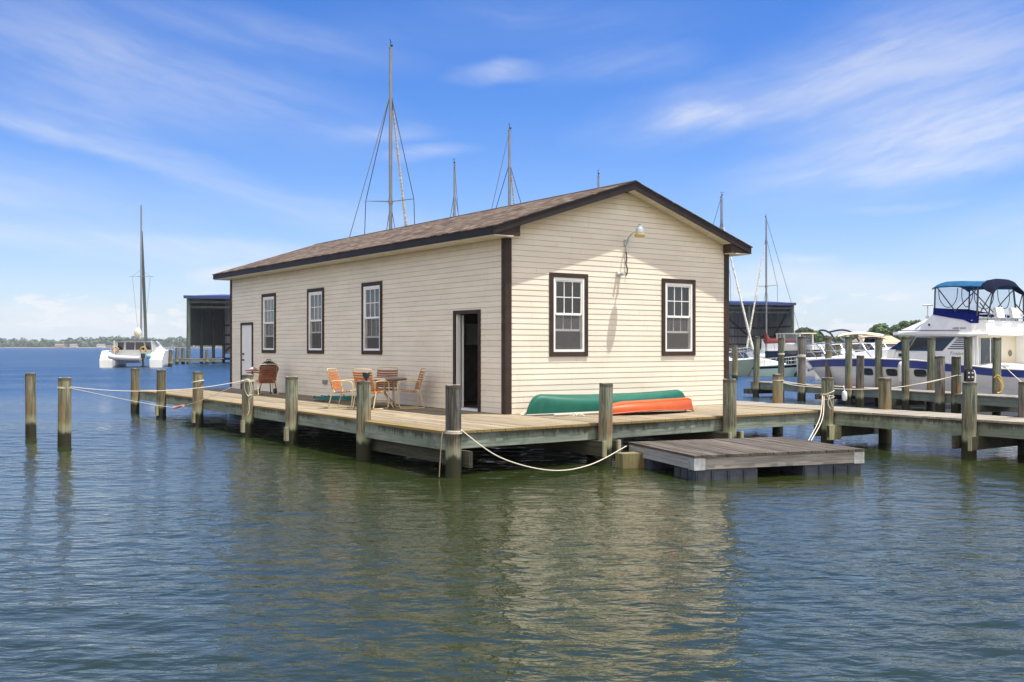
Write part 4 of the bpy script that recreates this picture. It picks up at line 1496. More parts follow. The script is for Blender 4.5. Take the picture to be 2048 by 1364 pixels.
def finger_pier():
    d = thing('finger_pier', 'low finger pier with tall pilings in front of the motor cruiser', 'pier', (PA.x, PA.y, 0), pier_rz)
    rr = random.Random(9)
    s = 1 if PW.dot(Vector((-math.sin(pier_rz), math.cos(pier_rz)))) > 0 else -1
    y0, y1 = (0, 1.0) if s > 0 else (-1.0, 0)
    m = MB(); planks(m, -.2, 19, y0 - .03, y1 + .03, PZ - .036, PZ, w=.14, rnd=rr, along='y', seg=4)
    m.build('deck_boards', wood('grey_pier_boards', (.30, .28, .24), (.19, .175, .15), 'y', .15, weather=.15), d)
    f = MB()
    for k in range(6):
        for y in (y0, y1 - .05):
            f.box(k * 3.1 - .15 + .004, (k + 1) * 3.1 - .15 - .004, y, y + .05, PZ - .30, PZ - .038, rr.random())
    split_build(f, 'edge_board', FASCIAX, d)
    c = MB()
    for x in (.0, 4.9, 8.7, 12.4, 15.2):
        for q in (-.17, .17):
            c.box(x + q - .03, x + q + .03, y0 - .3, y1 + .3, PZ - .50, PZ - .302)
    split_build(c, 'cap_beam', DARKBEAM, d)


finger_pier()


def pier_hit(px, off):
    """point on the pier-side line (offset along PW) seen at column px"""
    k = (px - 1024) / F
    b = PA + PW * off
    t = (k * b.y - b.x) / (PE.x - k * PE.y)
    return b + PE * t


GP = 'tall pilings along the finger pier'
for px, lab in ((1511.7, 'tall piling at the left end of the finger pier'), (1603, 'tall pier piling with a white rope band, dark, on the near side'), (1697, 'tall pier piling above the white fender'),
                (1811, 'tall pier piling in front of the cruiser windshield base'), (1935, 'tall pier piling carrying the black meter box')):
    p = pier_hit(px, -.14)
    top = HC + (HZ - 673) / F * p.y
    piling(p, top, lab, GP, .12 if px != 1603 else .15, PILE if px != 1603 else PILE_GREY)
for px, lab in ((1562.5, 'far-side pier piling left of the dark rope-banded piling, white band near top'), (1657, 'far-side pier piling over the cruiser bow stripe'), (1757, 'far-side pier piling beside the beige-top boat'),
                (1861, 'far-side pier piling in front of the cruiser side glass'), (1993, 'far-side pier piling with a yellow rope loop')):
    p = pier_hit(px, 1.10)
    top = HC + (HZ - 675) / F * p.y
    piling(p, top, lab, GP, .125, PILE if px != 1657 else PILE_TAN)
pC = pier_hit(1603, -.14); pB = pier_hit(1562.5, 1.10)
m = MB(); m.lathe([(.157, -.05), (.165, -.04), (.165, .04), (.157, .05)], n=20)
one(m, 'rope_band', ROPE, 'white rope band round the dark pier piling', 'rope', (pC.x, pC.y, HC - (712 - HZ) / F * pC.y))
m = MB(); m.lathe([(.13, -.035), (.138, -.03), (.138, .03), (.13, .035)], n=20)
one(m, 'rope_band', ROPE, 'white rope band round the far-side pier piling on the left', 'rope', (pB.x, pB.y, HC - (708 - HZ) / F * pB.y))
pM = pier_hit(1935, -.14)
mt = thing('meter_box', 'black electric meter box on a tall pier piling', 'meter', (pM.x - .03, pM.y - .14, HC - (760 - HZ) / F * pM.y))
m = MB(); m.box(-.11, .11, -.12, 0, 0, .30); m.box(-.14, .14, -.03, -.005, -.04, .34)
m.build('case', BLACK, mt)
m = MB()
for a, b in ((-.07, .2), (.04, .2), (-.07, .07), (.04, .07)):
    m.box(a, a + .05, -.128, -.121, b, b + .05)
split_build(m, 'dial', pbr('pale_dial', (.6, .6, .58), .4), mt)
m = MB(); m.tube(smooth_path([(.12, -.06, .3), (.17, -.05, .15), (.15, -.06, -.1), (.17, -.05, -.3)]), .03, 6)
m.build('conduit', pbr('white_conduit', (.7, .7, .68), .5), mt)
pN = pier_hit(1993, 1.10)
rope('mooring_rope', [smooth_path([(pN.x - .13, pN.y - .1, 1.12), (pN.x - .02, pN.y - .17, 1.2), (pN.x + .11, pN.y - .15, 1.0), (pN.x + .12, pN.y - .15, .8), (pN.x + .02, pN.y - .17, .68), (pN.x - .06, pN.y - .17, .66)]),
                      smooth_path([(pN.x - .05, pN.y - .17, 1.15), (pN.x + .07, pN.y - .18, .95), (pN.x + .08, pN.y - .18, .75), (pN.x - .03, pN.y - .17, .64)])],
     'yellow rope loop hanging on a pier piling', pbr('yellow_rope', (.62, .42, .08), .7), .016)
pf = at(1689, 802, 33.0)
m = MB(); m.lathe([(.02, 0), (.07, .02), (.085, .07), (.085, .24), (.07, .30), (.025, .33), (.02, .36), (.001, .365)], n=16)
m.tube([(0, 0, .36), (.03, .2, .5)], .008, 5)
one(m, 'fender', GEL, 'white cylindrical fender hanging by the finger pier', 'fender', (pf.x, pf.y, pf.z))


# ------------------------------------------------------------------ boats
class Hull:
    """hull shape: s from stern 0 to bow 1, k from sheer 0 to keel 1"""
    def __init__(s, L, B, sheer, rake=.6, stern=.85, flare=.18, fine=2.2, depth=.35, mid=.42, tr=0.):
        s.L, s.B, s.sheer, s.rake, s.stern, s.flare, s.fine, s.depth, s.mid, s.tr = L, B, sheer, rake, stern, flare, fine, depth, mid, tr
    def hb(s, t):
        if t < s.mid:
            q = t / s.mid
            return s.B / 2 * (s.stern + (1 - s.stern) * math.sin(q * math.pi / 2))
        q = (t - s.mid) / (1 - s.mid)
        return s.B / 2 * max(.012, 1 - q ** s.fine)
    def P(s, t, k, side, off=0.):
        zs = s.sheer(t)
        z = zs + (-s.depth - zs) * k
        kk = max(0, (zs - z) / (zs + .001))
        x = s.tr * min(1, kk) * (1 - t) + t * (s.L - s.tr * 0 - s.rake * min(1.25, kk) * t ** 3)
        h = s.hb(t) * (1 - s.flare * min(1, kk) * (.35 + .65 * t)) * (1 - .75 * max(0, (k - .72) / .28) ** 2)
        return (x, side * (h + off), z)
    def topsides(s, n=26, m=9):
        mb = MB()
        secs = []
        for i in range(n + 1):
            t = i / n
            secs.append([s.P(t, j / m, 1) for j in range(m + 1)] + [s.P(t, j / m, -1) for j in range(m, -1, -1)])
        mb.loft(secs, ring=False, cap=False)
        mb.poly(secs[0])
        return mb
    def deck(s, inset=.03, dz=-.03, t0=0., t1=1., n=20, camber=.04):
        mb = MB(); secs = []
        for i in range(n + 1):
            t = t0 + (t1 - t0) * i / n
            x, y, z = s.P(t, 0, 1)
            y = max(.004, y - inset)
            secs.append([(x, y * q, z + dz + camber * (1 - q * q)) for q in (1, .5, 0, -.5, -1)])
        mb.loft(secs, ring=False, cap=False)
        return mb
    def band(s, k0, k1, t0=0., t1=1., off=.006, n=26, sides=(1, -1)):
        mb = MB()
        for sd in sides:
            secs = []
            for i in range(n + 1):
                t = t0 + (t1 - t0) * i / n
                secs.append([s.P(t, k0, sd, off), s.P(t, (k0 + k1) / 2, sd, off), s.P(t, k1, sd, off)])
            mb.loft(secs, ring=False, cap=False)
        return mb
    def rail(s, t0, t1, h, n=8, inset=.08, r=.014, mid=True, sides=(1, -1), bow=True):
        mb = MB()
        for sd in sides:
            top = []
            for i in range(n + 1):
                t = t0 + (t1 - t0) * i / n
                x, y, z = s.P(t, 0, sd)
                y = sd * max(.02, abs(y) - inset)
                top.append((x, y, z + h))
                if i % 1 == 0:
                    mb.tube([(x, y, z - .02), (x, y, z + h)], r * .8, 5)
            mb.tube(smooth_path(top, 3), r, 6)
            if mid:
                mb.tube([(a, b, c - h * .5) for a, b, c in top], r * .5, 5)
        return mb


def sailboat(label, mast, heading, L, ztop, hull_col, deck_col=None, J=.34, cover=None, furl=True, spread=1.0, stripe=None, sheer0=1.0, boom=.42, spz=.5, furl_mat=None, back_top=True):
    """mast = (X, Y) of the mast foot; heading = direction of the bow"""
    hd = Vector(heading).normalized()
    xm = L * (1 - J)
    org = Vector(mast) - hd * xm
    b = thing('sailboat', label, 'sailboat', (org.x, org.y, 0), math.atan2(hd.y, hd.x), 'sailboats moored in the marina')
    sh = lambda t: sheer0 - .12 * math.sin(t * math.pi) * .6 + .28 * t * t
    h = Hull(L, L * .31, sh, rake=L * .1, stern=.62, flare=.12, fine=1.9, depth=.4)
    h.topsides().build('hull', hull_col, b)
    if stripe is not None:
        h.band(.10, .17).build('stripe', stripe, b)
    h.deck().build('deck', deck_col or GEL, b)
    # cabin trunk
    c = MB(); secs = []
    x0, x1 = L * .34, L * .76
    for i in range(9):
        q = i / 8
        x = x0 + (x1 - x0) * q
        hw = L * .095 * (1 - .55 * max(0, q - .3) ** 1.5)
        zt = sh(x / L) + .42 * (1 - .75 * max(0, (q - .55) / .45) ** 1.6)
        zb = sh(x / L) - .03
        secs.append([(x, hw, zb), (x, hw * .9, zt), (x, 0, zt + .06), (x, -hw * .9, zt), (x, -hw, zb)])
    c.loft(secs, True, True, False)
    cab = c.build('cabin', GEL, b)
    w = MB()
    for sd in (1, -1):
        for q0, q1 in ((.12, .3), (.36, .5)):
            xa, xb = x0 + (x1 - x0) * q0, x0 + (x1 - x0) * q1
            hw = L * .095 * .955 + .006
            za = sh(xa / L) + .13
            w.poly([(xa, sd * hw, za), (xb, sd * (hw - .01), za), (xb, sd * (hw - .022), za + .16), (xa, sd * (hw - .012), za + .16)])
    w.build('window', DGLASS, cab)
    # mast, boom, rigging
    zt0 = sh(xm / L) + .3
    mm = MB(); mm.tube([(xm, 0, zt0 - .4), (xm, 0, zt0 + (ztop - zt0) * .7), (xm, 0, ztop)], [.075, .075, .06], 10)
    mm.box(xm - .12, xm + .12, -.04, .04, ztop, ztop + .06)
    mast_o = mm.build('mast', ALU, b)
    sp = MB()
    zs = zt0 + (ztop - zt0) * spz
    for sd in (1, -1):
        sp.tube([(xm, 0, zs), (xm - .1, sd * spread, zs + .05)], [.028, .018], 6)
    sp.lathe([(.09, -.12), (.11, 0), (.09, .12)], (xm, 0, zs), 8)
    sp.build('spreader', ALU, mast_o)
    va = MB(); va.tube([(xm, 0, ztop + .05), (xm + .05, .02, ztop + .35)], .012, 5); va.tube([(xm - .1, 0, ztop + .36), (xm + .22, .06, ztop + .32)], .014, 5); va.ball((xm + .1, 0, ztop + .16), .06)
    va.build('wind_vane', BLACK, mast_o)
    rg = MB()
    rgz = zt0 + (ztop - zt0) * .86
    W = .017
    hbm = h.hb(xm / L) * .95
    zd = sh(xm / L)
    for sd in (1, -1):
        rg.tube([(xm, 0, rgz), (xm - .1, sd * spread, zs + .05), (xm - .15, sd * hbm, zd)], W, 5)
        rg.tube([(xm, 0, zs - .1), (xm + .2, sd * hbm * .95, zd)], W * .8, 5)
    rg.tube([(xm, 0, ztop if back_top else rgz), (.1, 0, sh(0))], W, 5)
    rg.tube([(xm + .05, 0, rgz), (L - .25, 0, sh(1))], W, 5)
    rg.tube([(xm + .11, .02, ztop - .1), (xm + .11, .02, zt0 + .5)], W * .7, 5)
    rg.build('rigging', WIRE, b)
    if furl:
        f = MB()
        A = Vector((xm + .05, 0, rgz)); Bq = Vector((L - .25, 0, sh(1) + .1))
        rr = random.Random(int(L * 100))
        f.tube([A.lerp(Bq, q) for q in np.linspace(.06, .95, 24)], [.035 + .055 * (q ** .8) + rr.uniform(-.008, .008) for q in np.linspace(.06, .95, 24)], 8)
        f.build('furled_jib', furl_mat or pbr('furled_sailcloth', (.52, .49, .44), .8, var=.45, vscale=5, stretch=(1, 1, 3)), b)
    bo = MB(); bl = L * boom
    zb = zt0 + 1.0
    bo.tube([(xm - .08, 0, zb), (xm - bl, 0, zb + .1)], .055, 8)
    bo.build('boom', ALU, b)
    if cover is not None:
        cv = MB(); secs = []
        for i in range(14):
            q = i / 13
            x = xm + .12 - (bl + .05) * q
            ht = .30 + .55 * max(0, 1 - q / .16) ** 1.4 - .13 * q
            wv = .13 + .02 * math.sin(i * 2.1) + .05 * max(0, 1 - q / .16)
            zc = zb + .1 * q
            secs.append([(x, wv * math.cos(a), zc + .0 + (ht if math.sin(a) > 0 else .16) * math.sin(a)) for a in [2 * math.pi * k / 10 for k in range(10)]])
        cv.loft(secs)
        cv.build('sail_cover', cover, b)
    rl = MB()
    for sd in (1, -1):
        pts = []
        for q in (.02, .14, .3, .46, .62, .78, .9):
            x, y, z = h.P(q, 0, sd); y *= .93
            rl.tube([(x, y, z - .02), (x, y, z + .6)], .013, 5); pts.append((x, y, z + .58))
        rl.tube(pts, .008, 4); rl.tube([(a, bb, cc - .28) for a, bb, cc in pts], .008, 4)
        e = h.P(.985, 0, 1)
        rl.tube(smooth_path([pts[-1], (h.P(.96, 0, 1)[0], sd * .18, sh(1) + .62), (L + .02, 0, sh(1) + .62)]), .016, 5)
    rl.build('guard_rail', STEEL, b)
    return b


def solid(name, c, **k): return pbr(name, c, .3, var=.05, vscale=2, coat=.3, **k)


SAGE = pbr('sage_green_hull', (.25, .32, .26), .35, var=.06, vscale=2)
TEAL = pbr('pale_teal_hull', (.42, .56, .55), .3, var=.06, vscale=2)
REDCAN = pbr('red_canvas', (.15, .017, .014), .85, var=.2, vscale=6)
sailboat('tall-masted sailboat behind the boathouse, tallest mast above the roof', (-5.06, 42), (.28, .96), 11, 14.5, GEL, spread=1.08, spz=.515, back_top=False)
sailboat('sailboat behind the roof, thin far mast right of the tallest one', (-3.42, 60), (-.2, .98), 9, 12.9, GEL, spread=.7, spz=.5, furl=True)
sailboat('sailboat behind the roof, mast rising above the middle of the ridge', (-.12, 48), (.35, .93), 10, 12.35, GEL, spread=1.05, spz=.55)
sailboat('sailboat behind the ridge, only its masthead showing near the gable peak', (4.98, 58), (.1, 1), 9, 11.9, GEL, spread=.8)
sailboat('sage-green hulled sailboat right behind the boathouse corner', (15.16, 73), (.5, -.865), 9.2, 12.9, SAGE, J=.40, spread=.95, sheer0=.95, cover=BLUECAN)
sailboat('sailboat with a red sail cover on its boom', (21.2, 84), (-.75, -.66), 9.4, 12.75, GEL, J=.33, spread=1.0, cover=REDCAN, sheer0=1.1, boom=.46)


def powerboat(label, bow, heading, L, hull_col, sheer0=.9, bow_rise=.35, cabin=None, wind=True, bimini=None, arch=None, stripe=None, rails=True, ttop=None, name='motorboat', fbeam=.32):
    """bow = (X, Y); heading = bow direction. cabin = (x0, x1, height)"""
    hd = Vector(heading).normalized()
    org = Vector(bow) - hd * L
    b = thing(name, label, 'motorboat', (org.x, org.y, 0), math.atan2(hd.y, hd.x), 'motorboats in the marina')
    sh = lambda t: sheer0 + bow_rise * t ** 2
    h = Hull(L, L * fbeam, sh, rake=L * .1, stern=.9, flare=.2, fine=2.3)
    h.topsides().build('hull', hull_col, b)
    if stripe is not None:
        h.band(.06, .2).build('stripe', stripe, b)
    h.deck().build('deck', GEL, b)
    if cabin:
        x0, x1, ht = (cabin[0] * L, cabin[1] * L, cabin[2])
        c = MB(); secs = []
        for i in range(11):
            q = i / 10
            x = x0 + (x1 - x0) * q
            hw = L * fbeam * .36 * (1 - .7 * max(0, (q - .45) / .55) ** 1.7)
            zt = sh(x / L) + ht * (1 - max(0, (q - .35) / .65) ** 1.5) + .02
            zb = sh(x / L) - .04
            secs.append([(x, hw, zb), (x, hw * .88, zt), (x, 0, zt + .05), (x, -hw * .88, zt), (x, -hw, zb)])
        c.loft(secs, True, True, False)
        c.build('cabin', GEL, b)
    if wind:
        xw = (cabin[0] + .12) * L if cabin else .5 * L
        zb = sh(xw / L) + (cabin[2] if cabin else .1)
        w = MB(); hw = L * fbeam * .33
        pts0 = [(xw - .9, hw, zb - .05), (xw, hw * .8, zb), (xw + .25, 0, zb), (xw, -hw * .8, zb), (xw - .9, -hw, zb - .05)]
        pts1 = [(p[0] - .38, p[1] * .93, p[2] + .48) for p in pts0]
        w.loft([pts0, pts1], False, False, False)
        wo = w.build('windshield', DGLASS, b)
        fr = MB(); fr.tube(pts1, .022, 5); fr.tube(pts0, .02, 5)
        for a, c_ in zip(pts0, pts1): fr.tube([a, c_], .018, 5)
        fr.build('frame', STEEL, wo)
    if bimini is not None:
        x0, x1, z, mat = bimini
        hw = L * fbeam * .38
        t = MB(); secs = []
        for i in range(13):
            q = i / 12
            x = x0 + (x1 - x0) * q
            zc = z + .16 * math.sin(math.pi * min(1, max(0, q)) ** .9)
            secs.append([(x, hw * e, zc - .14 * abs(e) ** 2.5) for e in (-1, -.7, -.35, 0, .35, .7, 1)])
        t.loft(secs, False, False)
        secs2 = [[(p[0], p[1], p[2] - .03) for p in s_] for s_ in secs]
        t.loft(secs2, False, False)
        t.build('bimini', mat, b)
        fr = MB()
        for sd in (1, -1):
            for xa, xb in ((x0 + .1, (x0 + x1) / 2 + .1), (x1 - .1, (x0 + x1) / 2 - .1), ((x0 + x1) / 2, (x0 + x1) / 2)):
                fr.tube([(xa, sd * hw, z - .12), (xb, sd * hw * .98, sheer0 + .1)], .016, 5)
        fr.build('bimini_frame', STEEL, b)
    if arch is not None:
        xa, za, mat = arch
        hw = L * fbeam * .42
        a = MB()
        a.tube(smooth_path([(xa + 1.0, hw, sheer0 + .1), (xa + .35, hw * .95, za - .35), (xa, hw * .8, za), (xa - .05, 0, za + .08), (xa, -hw * .8, za), (xa + .35, -hw * .95, za - .35), (xa + 1.0, -hw, sheer0 + .1)], 5), .065, 8)
        a.tube(smooth_path([(xa + .1, hw * .8, za - .05), (xa + 1.0, hw * .85, za + .1), (xa + 1.7, hw * .9, za - .1), (xa + 2.2, hw * .9, za - .7)], 5), .06, 8)
        a.build('radar_arch', mat, b)
    if ttop is not None:
        x0, x1, z = ttop
        hw = L * fbeam * .3
        t = MB(); t.box(x0, x1, -hw, hw, z, z + .07); t.build('hardtop', pbr('cream_hardtop', (.68, .62, .48), .5), b)
        p = MB()
        for x in (x0 + .15, x1 - .3):
            for sd in (1, -1):
                p.box(x - .05, x + .05, sd * hw * .85 - .04, sd * hw * .85 + .04, sheer0, z)
        p.box(x0 + .15, x1 - .3, -hw * .86, -hw * .80, sheer0, z - .75); p.box(x0 + .15, x1 - .3, hw * .80, hw * .86, sheer0, z - .75)
        ho = p.build('pilothouse', pbr('cream_paint', (.66, .62, .52), .5), b)
        g = MB()
        for sd in (1, -1):
            g.poly([(x0 + .2, sd * hw * .84, z - .74), (x1 - .35, sd * hw * .84, z - .74), (x1 - .35, sd * hw * .84, z - .08), (x0 + .2, sd * hw * .84, z - .08)])
        g.poly([(x1 - .3, -hw * .8, z - .74), (x1 - .3, hw * .8, z - .74), (x1 - .3, hw * .8, z - .06), (x1 - .3, -hw * .8, z - .06)])
        g.build('window', GLASS, ho)
    if rails:
        h.rail(.55, .99, .5, 7, r=.018).build('bow_rail', STEEL, b)
    return b


BLKHULL = pbr('black_hull_paint', (.012, .012, .014), .2, coat=.4)
BEIGE = pbr('beige_canvas', (.58, .47, .32), .85, var=.08)
# small pale-teal cuddy boat in front of the red-covered sailboat
def pb(px, Y): return ((px - 1024) / F * Y, Y)
powerboat('pale teal cuddy boat with grey dodger, in front of the red-covered sailboat', pb(1604, 70), (.62, -.35), 6.2, TEAL, .62, .30, (.25, .82, .55), True, None, None, NAVYCAN, True)
powerboat('white motorboat with blue canvas top, just right of the boathouse corner', pb(1497, 92), (.8, -.6), 8, GEL, 1.1, .4, (.3, .85, .6), True, (1.0, 4.2, 2.35, BLUECAN), None, BLUECAN)
powerboat('cream pilothouse boat with hardtop left of the black-arch boat', pb(1668, 70), (.35, -.94), 6.8, BLKHULL, 1.75, .15, None, False, None, None, None, True, (1.7, 4.0, 3.0))
powerboat('white cruiser with black canvas arch above its cockpit', pb(1812, 66), (.8, -.6), 7.0, GEL, 1.3, .3, (.35, .9, .5), True, None, (1.5, 3.12, BLACK), None, True)
powerboat('white runabout with beige bimini top left of the flybridge cruiser', pb(1850, 60), (.9, -.4), 6.2, GEL, 1.3, .3, (.4, .9, .4), True, (1.3, 3.9, 2.82, BEIGE), None, None, True)
powerboat('white boat with rounded top beside the shed end', pb(1604, 108), (.5, -.85), 7, GEL, 1.6, .4, (.25, .9, 1.2), False, None, None, None, False)
powerboat('white express boat far behind the dock rails, centre of the marina', pb(1700, 110), (.6, -.8), 9, GEL, 1.4, .4, (.25, .9, .9), True, None, None, BLUECAN, True)
powerboat('white boat behind the stern of the flybridge cruiser at right edge', pb(2016, 52), (-.72, -.69), 9, GEL, 1.5, .3, (.2, .85, 1.0), True, None, None, BLKHULL, False)
powerboat('dark-hulled boat with white cabin seen between the pilings', pb(1640, 64), (-.85, -.5), 7.5, BLKHULL, 1.35, .4, (.25, .9, .5), False, None, None, GEL, True)


powerboat('white sport boat with low windshield behind the slip pilings', pb(1735, 84), (.8, -.6), 7.5, GEL, 1.4, .4, (.25, .9, .75), True, None, None, None, True)
powerboat('white day cruiser with navy canvas farther back in the slips', pb(1690, 95), (-.7, -.7), 8, GEL, 1.5, .4, (.25, .9, .8), True, (1.2, 3.6, 2.9, NAVYCAN), None, NAVYCAN, True)
powerboat('white fishing boat with slim cream hardtop in the rear row', pb(1660, 120), (.85, -.5), 8.5, GEL, 1.6, .4, None, False, None, None, None, True, (2.2, 5.0, 3.6))
powerboat('white cuddy cabin boat just behind the red-covered sailboat stern', pb(1640, 98), (.7, -.7), 7.5, GEL, 1.5, .4, (.25, .9, .8), True, None, None, None, True)
for px, top, Y, lab in ((1663, 690, 62, 'stout dark slip piling behind the cruiser bow rail'), (1676, 689, 63, 'second stout slip piling just right of the stout dark one'), (1717, 694, 60, 'short grey slip piling left of the tan-roofed house'), (1470, 690, 62, 'slip piling in front of the sage-green hull')):
    q = at(px, 693, Y)
    piling(q, HC - (top - HZ) / F * Y, lab, 'slip pilings in the marina', .17, PILE_TAN)


# ------------------------------------------------------------------ the flybridge cruiser
def cruiser():
    S = Vector((18.45, 31.8)); Bw = Vector((11.85, 40.6))
    hd = (Bw - S); L = hd.length; hd.normalize()
    rz = math.atan2(hd.y, hd.x)
    b = thing('motor_cruiser', 'large white flybridge cruiser with blue stripe and blue bimini', 'motorboat', (S.x, S.y, 0), rz)
    T = Matrix.Translation((S.x, S.y, 0)) @ Matrix.Rotation(rz, 4, 'Z')
    def sh(t):
        return float(np.interp(t * 11, [0, 1.2, 2.4, 3.8, 5.3, 7.3, 9.3, 11], [1.30, 1.33, 1.37, 1.50, 1.62, 1.66, 1.61, 1.53]))
    h = Hull(L, 3.3, sh, rake=1.5, stern=.92, flare=.22, fine=2.4, depth=.4, mid=.42)
    h.topsides(40, 10).build('hull', pbr('cool_white_gelcoat', (.66, .65, .67), .25, var=.04, coat=.3), b)
    h.band(.018, .145, .0, .995, .010, 40).build('stripe', pbr('blue_vinyl_stripe', (.028, .05, .27), .45, var=.12, vscale=1.5), b)
    h.band(.36, .375, .0, .97, .008, 40).build('rub_strake', GELGREY, b)
    h.deck(.02, .0, camber=.10).build('deck', GEL, b)
    for sd in (1, -1):
        gw = MB(); gw.tube([h.P(i / 30, 0, sd, .02) for i in range(31)], .028, 6)
        gw.build('gunwale', GEL, b)
    for x in (7.35, 6.24, 5.08):
        for sd in (1, -1):
            hw, hz = .22, .105
            def q(a, c, o):
                tt = (x + a) / L
                zs = sh(tt)
                return h.P(tt, (zs - (1.16 + c)) / (zs + .4), sd, o)
            n = 16
            cs = lambda v: math.copysign(abs(v) ** .45, v)
            rp = [(hw * cs(math.cos(2 * math.pi * i / n)), hz * cs(math.sin(2 * math.pi * i / n))) for i in range(n)]
            w = MB(); w.poly([q(a, c, .018) for a, c in rp])
            wo = w.build('porthole', DGLASS, b)
            fr = MB(); fr.tube([q(a * 1.06, c * 1.1, .016) for a, c in rp], .014, 5, True)
            fr.build('frame', pbr('black_rubber', (.02, .02, .02), .5), wo)
    # coach-roof rising aft to the windshield
    c = MB(); secs = []
    for i in range(17):
        q = i / 16
        x = 6.3 + 3.7 * q
        t = x / L
        hw = max(.08, h.hb(t) - .30)
        top = sh(t) + .36 * (1 - q ** 1.3) + .02
        secs.append([(x, hw, sh(t) - .03), (x, hw * .9, top - .05), (x, hw * .6, top), (x, 0, top + .05), (x, -hw * .6, top), (x, -hw * .9, top - .05), (x, -hw, sh(t) - .03)])
    c.loft(secs)
    c.build('coachroof', GEL, b)
    # deckhouse
    X0 = 3.22
    hw0, hw1 = 1.46, 1.32
    z0, z1 = 1.45, 2.46
    lo = [(X0, hw0, z0), (5.9, hw0 - .05, z0), (7.35, .95, z0 + .12), (7.35, -.95, z0 + .12), (5.9, -hw0 + .05, z0), (X0, -hw0, z0)]
    up = [(X0, hw1, z1), (5.35, hw1, z1), (5.95, .9, z1), (5.95, -.9, z1), (5.35, -hw1, z1), (X0, -hw1, z1)]
    d = MB(); d.loft([lo, up], True, False, False)
    house = d.build('deckhouse', GEL, b)
    def side(x, z, sd, o=.012):
        f = (z - z0) / (z1 - z0)
        return (x, sd * (hw0 + (hw1 - hw0) * f + o - .05 * max(0, x - X0) / 2.7 * (1 - f)), z)
    for sd in (1, -1):
        g = MB(); g.poly([side(5.66, 1.93, sd, .016), side(4.36, 1.93, sd, .016), side(3.93, 2.40, sd, .016), side(5.36, 2.40, sd, .016)])
        g.build('side_window', DGLASS, house)
        lv = MB()
        for k in range(6):
            z = 1.99 + k * .072
            lv.poly([side(4.18 - k * .066, z, sd, .014), side(3.36, z, sd, .014), side(3.36, z + .036, sd, .014), side(4.18 - k * .066 - .034, z + .036, sd, .014)])
        lv.build('louvre', pbr('slate_blue_louvre', (.05, .06, .12), .4), house)
    def front(a, f):
        seg = min(2, int(a)); q = a - seg
        A = Vector(lo[1 + seg]).lerp(Vector(lo[2 + seg]), q); B_ = Vector(up[1 + seg]).lerp(Vector(up[2 + seg]), q)
        p = A.lerp(B_, f)
        return p + Vector((.012, math.copysign(.010, p.y), .008))
    for a0, a1 in ((.05, .93), (1.05, 1.95), (2.07, 2.95)):
        wsd = MB(); wsd.poly([front(a0, .46), front(a1, .46), front(a1, .96), front(a0, .96)])
        wsd.build('windshield', DGLASS, house)
    # aft bulkhead with sliding door, side wings
    bk = MB(); bk.box(X0 - .04, X0 - .012, -hw1, hw1, .8, z1)
    bko = bk.build('aft_bulkhead', pbr('cream_gelcoat', (.62, .55, .42), .4), b)
    gl = MB(); gl.poly([(X0 - .05, hw1 - .14, 1.46), (X0 - .05, -.25, 1.46), (X0 - .05, -.25, 2.36), (X0 - .05, hw1 - .14, 2.36)])
    do = gl.build('sliding_door', pbr('smoked_door_glass', (.03, .035, .028), .08, spec=.7), bko)
    for y in (hw1 - .14, .50, -.25):
        fr = MB(); fr.box(X0 - .07, X0 - .052, y - .025, y + .025, 1.44, 2.38)
        fr.build('door_frame', GELGREY, do)
    hl = MB(); hl.M = Matrix.Translation((X0 - .045, -.85, 1.85)) @ Matrix.Rotation(R(-90), 4, 'Y'); hl.lathe([(.11, 0), (.11, .02), (.09, .024), (.001, .024)], n=18); hl.build('vent', pbr('grey_vent', (.16, .14, .11), .6), bko)
    for sd in (1, -1):
        wg = MB(); a_, c_ = sorted((sd * hw1 - .03, sd * hw1 + .03))
        wg.prism([(X0 - .012, 1.3), (X0 - (.10 if sd > 0 else .75), 1.3), (X0 - (.06 if sd > 0 else .4), z1), (X0 - .012, z1)], 'y', a_, c_)
        wg.build('wing', GEL, b)
    # brow over the windshield, running aft as the flybridge sole
    br = MB(); secs = []
    for x, hw, zb, zt in ((6.62, .35, 2.53, 2.59), (6.5, .95, 2.50, 2.60), (6.1, 1.28, 2.48, 2.60), (5.2, 1.46, 2.46, 2.60), (4.1, 1.50, 2.44, 2.58), (3.4, 1.50, 2.42, 2.55), (2.75, 1.40, 2.46, 2.54)):
        secs.append([(x, hw, zb), (x, hw + .03, (zb + zt) / 2), (x, hw, zt), (x, -hw, zt), (x, -hw - .03, (zb + zt) / 2), (x, -hw, zb)])
    br.loft(secs, True, True, False)
    br.build('brow', GEL, b)
    for sd in (1, -1):
        tr = MB(); tr.tube([(6.0, sd * 1.32, 2.64), (5.2, sd * 1.46, 2.64), (4.1, sd * 1.50, 2.63), (3.7, sd * 1.50, 2.62)], .016, 5)
        tr.build('brow_trim', pbr('slate_trim', (.06, .07, .13), .4), b)
    # flybridge coaming
    lo2 = [(2.85, 1.33, 2.55), (3.3, 1.45, 2.55), (4.3, 1.45, 2.58), (5.4, 1.38, 2.60), (6.5, .75, 2.60), (6.5, -.75, 2.60), (5.4, -1.38, 2.60), (4.3, -1.45, 2.58), (3.3, -1.45, 2.55), (2.85, -1.33, 2.55)]
    hi2 = [(2.9, 1.24, 2.93), (3.35, 1.36, 2.95), (4.1, 1.30, 3.08), (4.85, 1.12, 3.22), (4.98, .5, 3.24), (4.98, -.5, 3.24), (4.85, -1.12, 3.22), (4.1, -1.30, 3.08), (3.35, -1.36, 2.95), (2.9, -1.24, 2.93)]
    fb = MB(); fb.loft([lo2, hi2], True, False, False)
    fb.poly([(x, y * .98, z - .14) for x, y, z in hi2])
    fbo = fb.build('flybridge', GEL, b)
